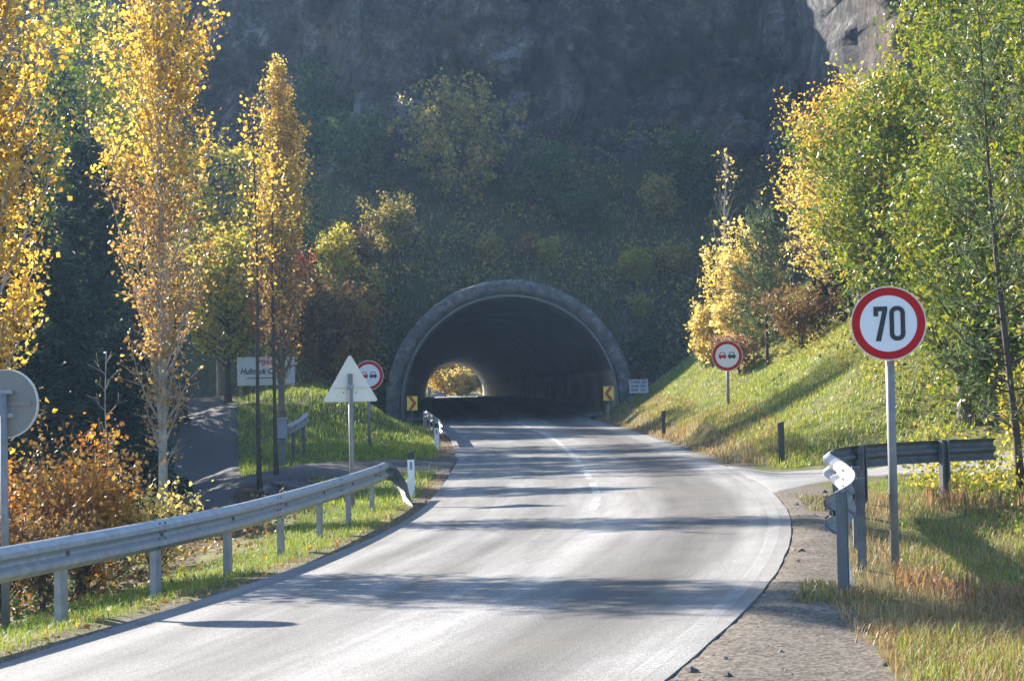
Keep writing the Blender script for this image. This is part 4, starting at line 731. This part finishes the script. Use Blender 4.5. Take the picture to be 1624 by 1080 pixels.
def pine(sd, H, R, n=60, lo=.12, size=1., lean=(0, 0), dens=16): return grow(sd, H, .055 * size, lo, lambda t: R * (1.05 - t) ** .6, n, lambda t: .25 + .55 * t, 9, .35 * size, dens, .07, lean, .08, .22, .99)
tree('pine_tree', 'small pine in front of the yellow bush on the bank', 'tree', (8.15, 57.5, gz(8.15, 57.5)), pine(91, 4.9, 1.35, 54, dens=12), LEAF['pine'], .19, M['barkdark'], .14, along=True, group='pines on the right')
tree('pine_tree', 'tall thin pine along the right picture edge', 'tree', (7.55, 26.8, gz(7.55, 26.8)), pine(92, 7.6, 1.3, 50, .1, 1, (-.55, 0), 13), LEAF['pine'], .13, M['barkdark'], .14, along=True, group='pines on the right')
tree('pine_tree', 'young pine low beyond the end of the curved guardrail', 'tree', (7.7, 24.6, gz(7.7, 24.6)), pine(93, 1.9, .9, 40, .05, .7, (0, 0), 20), LEAF['pine'], .11, M['bark'], .14, along=True, group='pines on the right')
tree('pine_tree', 'tiny pine below the pale yellow bush', 'tree', (7.2, 67, gz(7.2, 67)), pine(94, 1.5, .55, 30, .08, .6), LEAF['pine'], .14, M['bark'], .14, along=True, group='pines on the right')
tree('yellow_bush', 'yellow-leaved bush hanging over the end of the curved guardrail', 'bush', (8.3, 27.4, gz(8.3, 27.4)), bush(95, 1.6, .95, 60, 9, 10, .09, .35, .7, 5, .05, .03), LEAF['yellowgreen'], .085, M['bark'], .75)
tree('bare_sapling', 'nearly bare grey sapling with a few gold leaves above the bank', 'sapling', (8.2, 68.5, gz(8.2, 68.5)), grow(96, 7.0, .07, .35, lambda t: .75 * (1.25 - t), 26, E_(1.05), 3, .5, 3, .08, wob=.12), LEAF['yellow'], .14, M['barkpale'], .8, keep=lambda C, r: r.uniform(0, 1, len(C)) < np.where(C[:, 2] > 5.9, .9, .16))
# --- hillside shrubs above the tunnel
hs = [('spreading yellow-olive tree on the slope above the tunnel crown', -2.6, 10.6, 6.0, 3.3, 'shade', .2, 101, 90), ('dark green shrub high on the slope left of the olive tree', -7.5, 11.5, 4.2, 2.2, 'dkgreen', .2, 102, 60), ('dark shrub right of the olive tree on the slope', 1.9, 10.2, 3.4, 1.8, 'dkgreen', .18, 103, 50),
      ('golden-green shrub on the slope left of the portal', -8.1, 6.2, 2.7, 1.1, 'yellowgreen', .14, 104, 50), ('orange shrub beside the golden-green one', -7.1, 7.3, 2.0, .5, 'brown', .13, 105, 26), ('olive shrub above the left shoulder of the portal', -5.6, 7.9, 2.7, 1.3, 'shade', .15, 106, 50), ('low olive shrub left of the ring', -6.7, 5.4, 1.6, .9, 'shade', .13, 107, 40),
      ('upright yellowish shrub on the slope right of the crown', 7.4, 9.6, 2.2, .9, 'shade', .15, 108, 40), ('yellow-green shrub above the right shoulder of the portal', 5.7, 6.4, 1.3, .7, 'yellowgreen', .13, 109, 34), ('small green shrub clinging to the rock right of the portal', 5.9, 4.6, .95, .5, 'shade', .12, 110, 26), ('olive shrub near the right shoulder top', 7.6, 6.7, 1.3, .7, 'shade', .13, 111, 34),
      ('pale low shrub directly above the crown', -1.0, 7.6, 1.0, .6, 'shade', .12, 112, 30), ('rusty low shrub above the crown to the right', .9, 7.7, 1.0, .5, 'brown', .12, 113, 26), ('small yellow shrub above the crown to the right', 1.7, 7.5, .95, .45, 'yellowgreen', .12, 114, 26), ('dark green shrub at the foot of the cliff on the right', 9.2, 10.5, 3.6, 1.5, 'dkgreen', .18, 115, 50),
      ('grey-green shrub on the rock right of the crown', 3.8, 9.2, 1.8, 1.0, 'dkgreen', .15, 116, 40), ('small dark shrub at the right portal foot', 6.0, 2.6, 1.2, .6, 'dkgreen', .12, 117, 30), ('shadowy green shrub left of the portal ring', -6.9, 3.0, 2.4, 1.0, 'dkgreen', .14, 118, 50), ('dark green tree high against the left cliff', -10.5, 13.5, 6.0, 2.0, 'dkgreen', .22, 119, 60)]
for lb, x_, z_, H, R, lm, sz, sd, n in hs:
    tree('hillside_shrub', lb, 'shrub', hill_pt(x_, z_, .25), bush(sd, H, R, n, 9, 10, .12, .22 * H ** .5 + .15, .65, 4, .05, .04), LEAF[lm], sz, M['barkdark'], .8, group='shrubs on the slope above the tunnel')
# --- bushes seen through the far end of the tunnel
for lb, x_, y_, H, R, lm, sd in (('orange bush seen on the left through the tunnel exit', -12.2, 322, 7, 3.2, 'poplar', 121), ('green bush seen low through the tunnel exit', -9.2, 318, 3.6, 2.6, 'yellow', 122), ('golden bush seen in the middle of the tunnel exit', -8.4, 332, 9, 4.0, 'yellow', 123), ('olive bush seen on the right through the tunnel exit', -4.6, 320, 6, 2.6, 'shade', 124), ('tall yellow tree seen behind the tunnel exit', -16, 342, 13, 5.0, 'yellow', 125)):
    tree('roadside_bush', lb, 'bush', (x_, y_, gz(x_, y_)), bush(sd, H, R, 60, 9, 9, .3, .9, .6, 5, .03, .08), LEAF[lm], .42, M['bark'], .85, group='bushes beyond the tunnel exit')

# ------------------------------------------------------------------ grass, weeds, stones
def grassmat(name, stops, trans=.35): return leafmat(name, stops, trans, .5, .9, (1.1, 1.1, .8))
GR = dict(fresh=grassmat('fresh_grass', [(.08, (.08, .13, .02)), (.4, (.19, .27, .035)), (.7, (.32, .36, .06)), (.95, (.42, .36, .12))]), bank=grassmat('bank_grass', [(.08, (.13, .18, .03)), (.4, (.27, .33, .055)), (.7, (.4, .4, .1)), (.95, (.46, .36, .17))]),
          dry=grassmat('dry_grass', [(.08, (.14, .085, .04)), (.45, (.29, .19, .09)), (.75, (.42, .31, .17)), (.95, (.28, .27, .09))]), redw=grassmat('red_weed', [(.1, (.16, .1, .05)), (.4, (.26, .15, .08)), (.6, (.34, .16, .1)), (.8, (.36, .27, .14)), (.97, (.2, .24, .06))]), hill=grassmat('hillside_grass', [(.1, (.07, .075, .03)), (.5, (.18, .17, .06)), (.8, (.34, .26, .13)), (.97, (.45, .37, .22))]))
def blades(P, h, w, rng, lean=.45):
    n = len(P); hh = h * rng.uniform(.45, 1.25, n)[:, None]; az = rng.uniform(0, 6.283, n); d = np.stack([np.cos(az), np.sin(az), 0 * az], 1); s = np.stack([-d[:, 1], d[:, 0], 0 * az], 1) * (w * rng.uniform(.6, 1.3, n))[:, None]; le = (lean * rng.uniform(.1, 1.5, n))[:, None]
    m = P + d * hh * le * .3 + np.array([0, 0, 1]) * hh * .55; t = P + d * hh * le + np.array([0, 0, 1]) * hh * (1 - .25 * le); V = np.stack([P - s, P + s, m + s * .75, m - s * .75, t], 1).reshape(-1, 3); b = np.arange(n)[:, None] * 5
    F = np.concatenate([b + [0, 1, 2], b + [0, 2, 3], b + [3, 2, 4]], 1).reshape(-1, 3); return V, F
def scatter(n, x0, x1, y0, y1, rng, mask, clump=1.2, power=1.0):
    x = rng.uniform(x0, x1, n); y = y0 + (y1 - y0) * rng.uniform(0, 1, n) ** power; k = mask(x, y); x, y = x[k], y[k]; c = fbm(np.stack([x * clump, y * clump, 0 * x], 1), 3); k = c + rng.uniform(-.5, .6, len(x)) > -.12; x, y = x[k], y[k]; return np.stack([x, y, ground_z(x, y) - .015], 1)
def grass(name, label, parts, m):
    Vs = []; Fs = []; o = 0
    for V, F in parts: Vs.append(V); Fs.append(F + o); o += len(V)
    return tag(link(name, np_mesh(name, np.concatenate(Vs), np.concatenate(Fs)), m), label, 'grass', kind='stuff')
rg = np.random.default_rng(77)
mL = lambda a, b: (lambda x, y: (XL(y) - x > a) & (XL(y) - x < b))
mR = lambda a, b: (lambda x, y: (x - XR(y) > a) & (x - XR(y) < b))
def nolane(x, y): return ~((y > 37) & (x < SRX(y) - .15) & (x > SLX(y) + .15)) & ~((y > 44.0) & (y < 48.6) & (x < -1.4) & (x > -9.5))
wRf = lambda y: np.interp(y, [0, 9.8, 13, 17, 21, 24, 27, 37, 40, 70, 80], [2.2, 1.25, .75, .6, .7, 1.1, .8, .5, .25, .2, .3])
ntrack = lambda x, y: ~((y > np.interp(x, [3.9, 5, 7, 12, 26], [24.2, 27.3, 30.2, 31.2, 33.8])) & (y < np.interp(x, [3.9, 5, 7, 12, 26], [36.9, 35.1, 34.2, 33.9, 36.9])) & (x > 3.5))
grass('verge_grass', 'fresh green grass under the left guardrail and round the mound', [
    blades(scatter(90000, -8, -1, 10, 33, rg, mL(.38, 2.1)), .11, .005, rg, .8), blades(scatter(15000, -9, -1.4, 31, 44.2, rg, lambda x, y: mL(.35, 4.2)(x, y) & nolane(x, y)), .17, .009, rg),
    blades(scatter(70000, -11, -2, 48, 78, rg, lambda x, y: mL(.5, 9)(x, y) & nolane(x, y)), .2, .013, rg), blades(scatter(9000, -30, -12, 75, 110, rg, lambda x, y: nolane(x, y)), .3, .03, rg)], GR['fresh'])
grass('verge_dry_grass', 'dry brown grass fringe along both road edges', [
    blades(scatter(46000, -8, -1, 10, 43, rg, mL(.06, .66), 2.), .085, .004, rg, .9), blades(scatter(5000, -6, -1.4, 48, 78, rg, mL(.1, 1.2), 2.), .13, .01, rg, .7),
    blades(scatter(42000, 1, 8, 11, 26, rg, lambda x, y: (x - XR(y) > wRf(y) * .85) & (x - XR(y) < 3.2), 1.3), .15, .0035, rg, .7), blades(scatter(80000, .5, 6, 6, 14, rg, lambda x, y: (x - XR(y) > wRf(y)) & (x - XR(y) < 4), 1.3), .12, .003, rg, .8), blades(scatter(34000, 3.5, 9, 36, 80, rg, lambda x, y: mR(.12, 1.8)(x, y) & ntrack(x, y), 1.), .2, .011, rg)], GR['dry'])
grass('bank_grass', 'long sunlit yellow-green grass on the right bank', [blades(scatter(105000, 4.5, 12, 35, 79, rg, lambda x, y: (x - XR(y) > .9) & ntrack(x, y), .8, 1.1), .15, .012, rg, .8)], GR['bank'])
grass('ditch_grass', 'green grass in the hollow behind the right guardrail', [blades(scatter(64000, 2, 11, 8.5, 29, rg, lambda x, y: (x - XR(y) > np.where(y < 15, 2.0, np.maximum(wRf(y) + .5, 1.0))) & ntrack(x, y), 1.1), .11, .0045, rg, .7), blades(scatter(9000, 1.8, 4.5, 7.5, 11.5, rg, lambda x, y: (x - XR(y) > wRf(y) + .1), 1.5), .13, .0035, rg, .7)], GR['fresh'])
grass('red_weeds', 'patch of red autumn weeds at the foot of the speed sign', [blades(scatter(2600, 2.9, 4.6, 12.8, 15.8, rg, lambda x, y: (x - XR(y) > 1.0) & (np.hypot((x - 3.6) / .5, (y - 14.5) / .7) < 1.1), 2.), .2, .008, rg, .5), blades(scatter(2600, 2.2, 4.4, 8.6, 13, rg, lambda x, y: (x - XR(y) > wRf(y) + .3), 1.4), .12, .004, rg, .8), blades(scatter(500, 5.5, 7.6, 23.6, 25.2, rg, lambda x, y: x > 5.5, 2.), .3, .012, rg, .4)], GR['redw'])
def hill_scatter(n, x0, x1, z0, z1):
    x = rg.uniform(x0, x1, n); z = rg.uniform(z0, z1, n); k = (np.hypot(x + .17, z - .96) > 5.6) & (fbm(np.stack([x * .6, z * .6, 0 * x], 1), 3) + rg.uniform(-.4, .5, n) > -.05); x, z = x[k], z[k]; return np.stack([x, hill_y(x, z) - .25, z], 1)
grass('hillside_grass', 'shaded rough grass on the slope above the portal', [blades(hill_scatter(15000, -13, 13, 1, 12), .34, .025, rg, .8)], GR['hill'])
grass('shoulder_weeds', 'dark small weeds round the near right guardrail post', [blades(scatter(2600, 1.9, 2.9, 12.6, 14.6, rg, lambda x, y: (x - XR(y) > .3) & (np.hypot((x - 2.35) / .42, (y - 13.6) / .75) < 1), 2.5), .1, .005, rg, .9), blades(scatter(1500, 3.6, 4.6, 22.6, 25.4, rg, lambda x, y: (x - XR(y) > .25), 2.5), .12, .006, rg, .9)], GR['hill'])
# loose stones and clods on the right shoulder, and fallen leaves
def pebbles(P, s, rng, squash=.6):
    n = len(P); base = np.array([[1, 0, 0], [0, 1, 0], [-1, 0, 0], [0, -1, 0], [0, 0, 1], [.5, .5, -.4], [-.5, -.5, -.4]], float); fc = np.array([[0, 1, 4], [1, 2, 4], [2, 3, 4], [3, 0, 4], [0, 5, 1], [2, 6, 3]])
    sz = s * rng.lognormal(0, .5, n); a = rng.uniform(0, 6.28, n); R = np.zeros((n, 3, 3)); R[:, 0, 0] = np.cos(a); R[:, 0, 1] = -np.sin(a); R[:, 1, 0] = np.sin(a); R[:, 1, 1] = np.cos(a); R[:, 2, 2] = squash
    V = np.einsum('nij,kj->nki', R, base) * sz[:, None, None] * rng.uniform(.7, 1.3, (n, 7, 3)) + P[:, None, :]; F = (np.arange(n)[:, None, None] * 7 + fc[None]).reshape(-1, 3); return V.reshape(-1, 3), F
x = rg.uniform(-2, 6, 9000); y = rg.uniform(7, 27, 9000); d = x - XR(y); k = (d > .02) & (d < wRf(y) * 1.25) & (rg.uniform(0, 1, 9000) < .6); P = np.stack([x[k], y[k], ground_z(x[k], y[k]) + .001], 1)
V, F = pebbles(P, .006, rg); tag(link('loose_stones', np_mesh('loose_stones', V, F), M['gravel']), 'small loose stones on the right gravel shoulder', 'gravel', kind='stuff')
x = rg.uniform(-2, 6, 900); y = rg.uniform(8, 27, 900); d = x - XR(y); k = (d > .1) & (d < wRf(y) * 1.3) & (rg.uniform(0, 1, 900) < .3); P = np.stack([x[k], y[k], ground_z(x[k], y[k]) + .006], 1)
V, F = pebbles(P, .022, rg); tag(link('earth_clods', np_mesh('earth_clods', V, F), M['stone']), 'dark clods of earth scattered on the gravel shoulder', 'gravel', kind='stuff')
x = rg.uniform(-8, -1, 2600); y = rg.uniform(9, 60, 2600); d = XL(y) - x; k = (d > -.02) & (d < 1.1); P = np.stack([x[k], y[k], ground_z(x[k], y[k]) + .02], 1); V, F = leaf_cards(P, .06, rg, .8, 3.)
tag(link('fallen_leaves', np_mesh('fallen_leaves', V, F), LEAF['orange']), 'fallen autumn leaves along the left road edge', 'leaves', kind='stuff')
print('leaf tris', NLEAF[0], 'verts', sum(len(m.vertices) for m in bpy.data.meshes))

# low leafy undergrowth
def cover(n, x0, x1, y0, y1, mask, hmax, size, m, name, label, cl_=.6):
    P = scatter(n, x0, x1, y0, y1, rg, mask, cl_); P[:, 2] += rg.uniform(0, 1, len(P)) ** 1.6 * hmax * (1 + fbm(P * [.5, .5, 0], 3)); V, F = leaf_cards(P, size, rg, .7, .8); return tag(link(name, np_mesh(name, V, F), m), label, 'undergrowth', kind='stuff')
cover(46000, -16, -4, 12, 44, lambda x, y: (XL(y) - x > 2.3) & (x < -5.6 - .12 * (y - 30)) & nolane(x, y), .5, .085, LEAF['dkgreen'], 'undergrowth', 'dark leafy undergrowth behind the left guardrail')
cover(14000, -12, -3.5, 12, 34, lambda x, y: (XL(y) - x > 1.5) & (XL(y) - x < 4), .35, .065, LEAF['brown'], 'bramble_undergrowth', 'brown brambles behind the left guardrail')
cover(9000, 5.2, 11, 25, 31, lambda x, y: (x > 5.2 + .25 * (30 - y)) & ntrack(x, y) & (y > 26.2), .7, .08, LEAF['yellowgreen'], 'track_weeds', 'tall leafy weeds behind the curved guardrail')
cover(16000, 5, 12, 12, 29, lambda x, y: (x - XR(y) > 2.6) & ntrack(x, y), .28, .06, LEAF['green'], 'ditch_weeds', 'leafy weeds in the hollow on the right')
def hill_cover(n, name, label, m, size):
    x = rg.uniform(-14, 13, n); z = rg.uniform(1, 15, n); k = (np.hypot(x + .17, z - .96) > 5.7) & (fbm(np.stack([x * .35, z * .5, 0 * x], 1), 3) + rg.uniform(-.15, .2, n) > .02); x, z = x[k], z[k]
    P = np.stack([x, hill_y(x, z) - .2, z + rg.uniform(0, 1, len(x)) ** 1.5 * 1.1 * (.6 + fbm(np.stack([x * .8, z * .8, 0 * x], 1), 2))], 1); V, F = leaf_cards(P, size, rg, .75, .5); return tag(link(name, np_mesh(name, V, F), m), label, 'undergrowth', kind='stuff')
hill_cover(26000, 'hillside_undergrowth', 'tangled shaded undergrowth covering the slope above the tunnel', LEAF['shade'], .15)
hill_cover(20000, 'hillside_scrub', 'brown autumn scrub in patches on the slope above the tunnel', LEAF['brown'], .13)
hill_cover(12000, 'hillside_ivy', 'dark green creepers on the slope round the portal', LEAF['dkgreen'], .15)
cover(12000, 6.5, 16, 34.5, 60, lambda x, y: (x > 7.6 + .02 * (y - 35)) & ntrack(x, y), .5, .1, LEAF['shade'], 'wood_undergrowth', 'leafy undergrowth along the top of the right bank')
# ------------------------------------------------------------------ haze
hz_m = bpy.data.materials.new('valley_haze'); hz_m.use_nodes = True; hn = hz_m.node_tree; hn.nodes.remove(hn.nodes['Principled BSDF']); pv = hn.nodes.new('ShaderNodeVolumePrincipled')
pv.inputs['Color'].default_value = (.42, .66, 1, 1); pv.inputs['Density'].default_value = .00042; pv.inputs['Anisotropy'].default_value = .3; hn.links.new(pv.outputs[0], hn.nodes['Material Output'].inputs['Volume'])
tag(MB().box(-760, 760, -300, 960, -8, 75).build('haze', hz_m), 'thin bluish haze filling the valley', 'haze', kind='stuff')
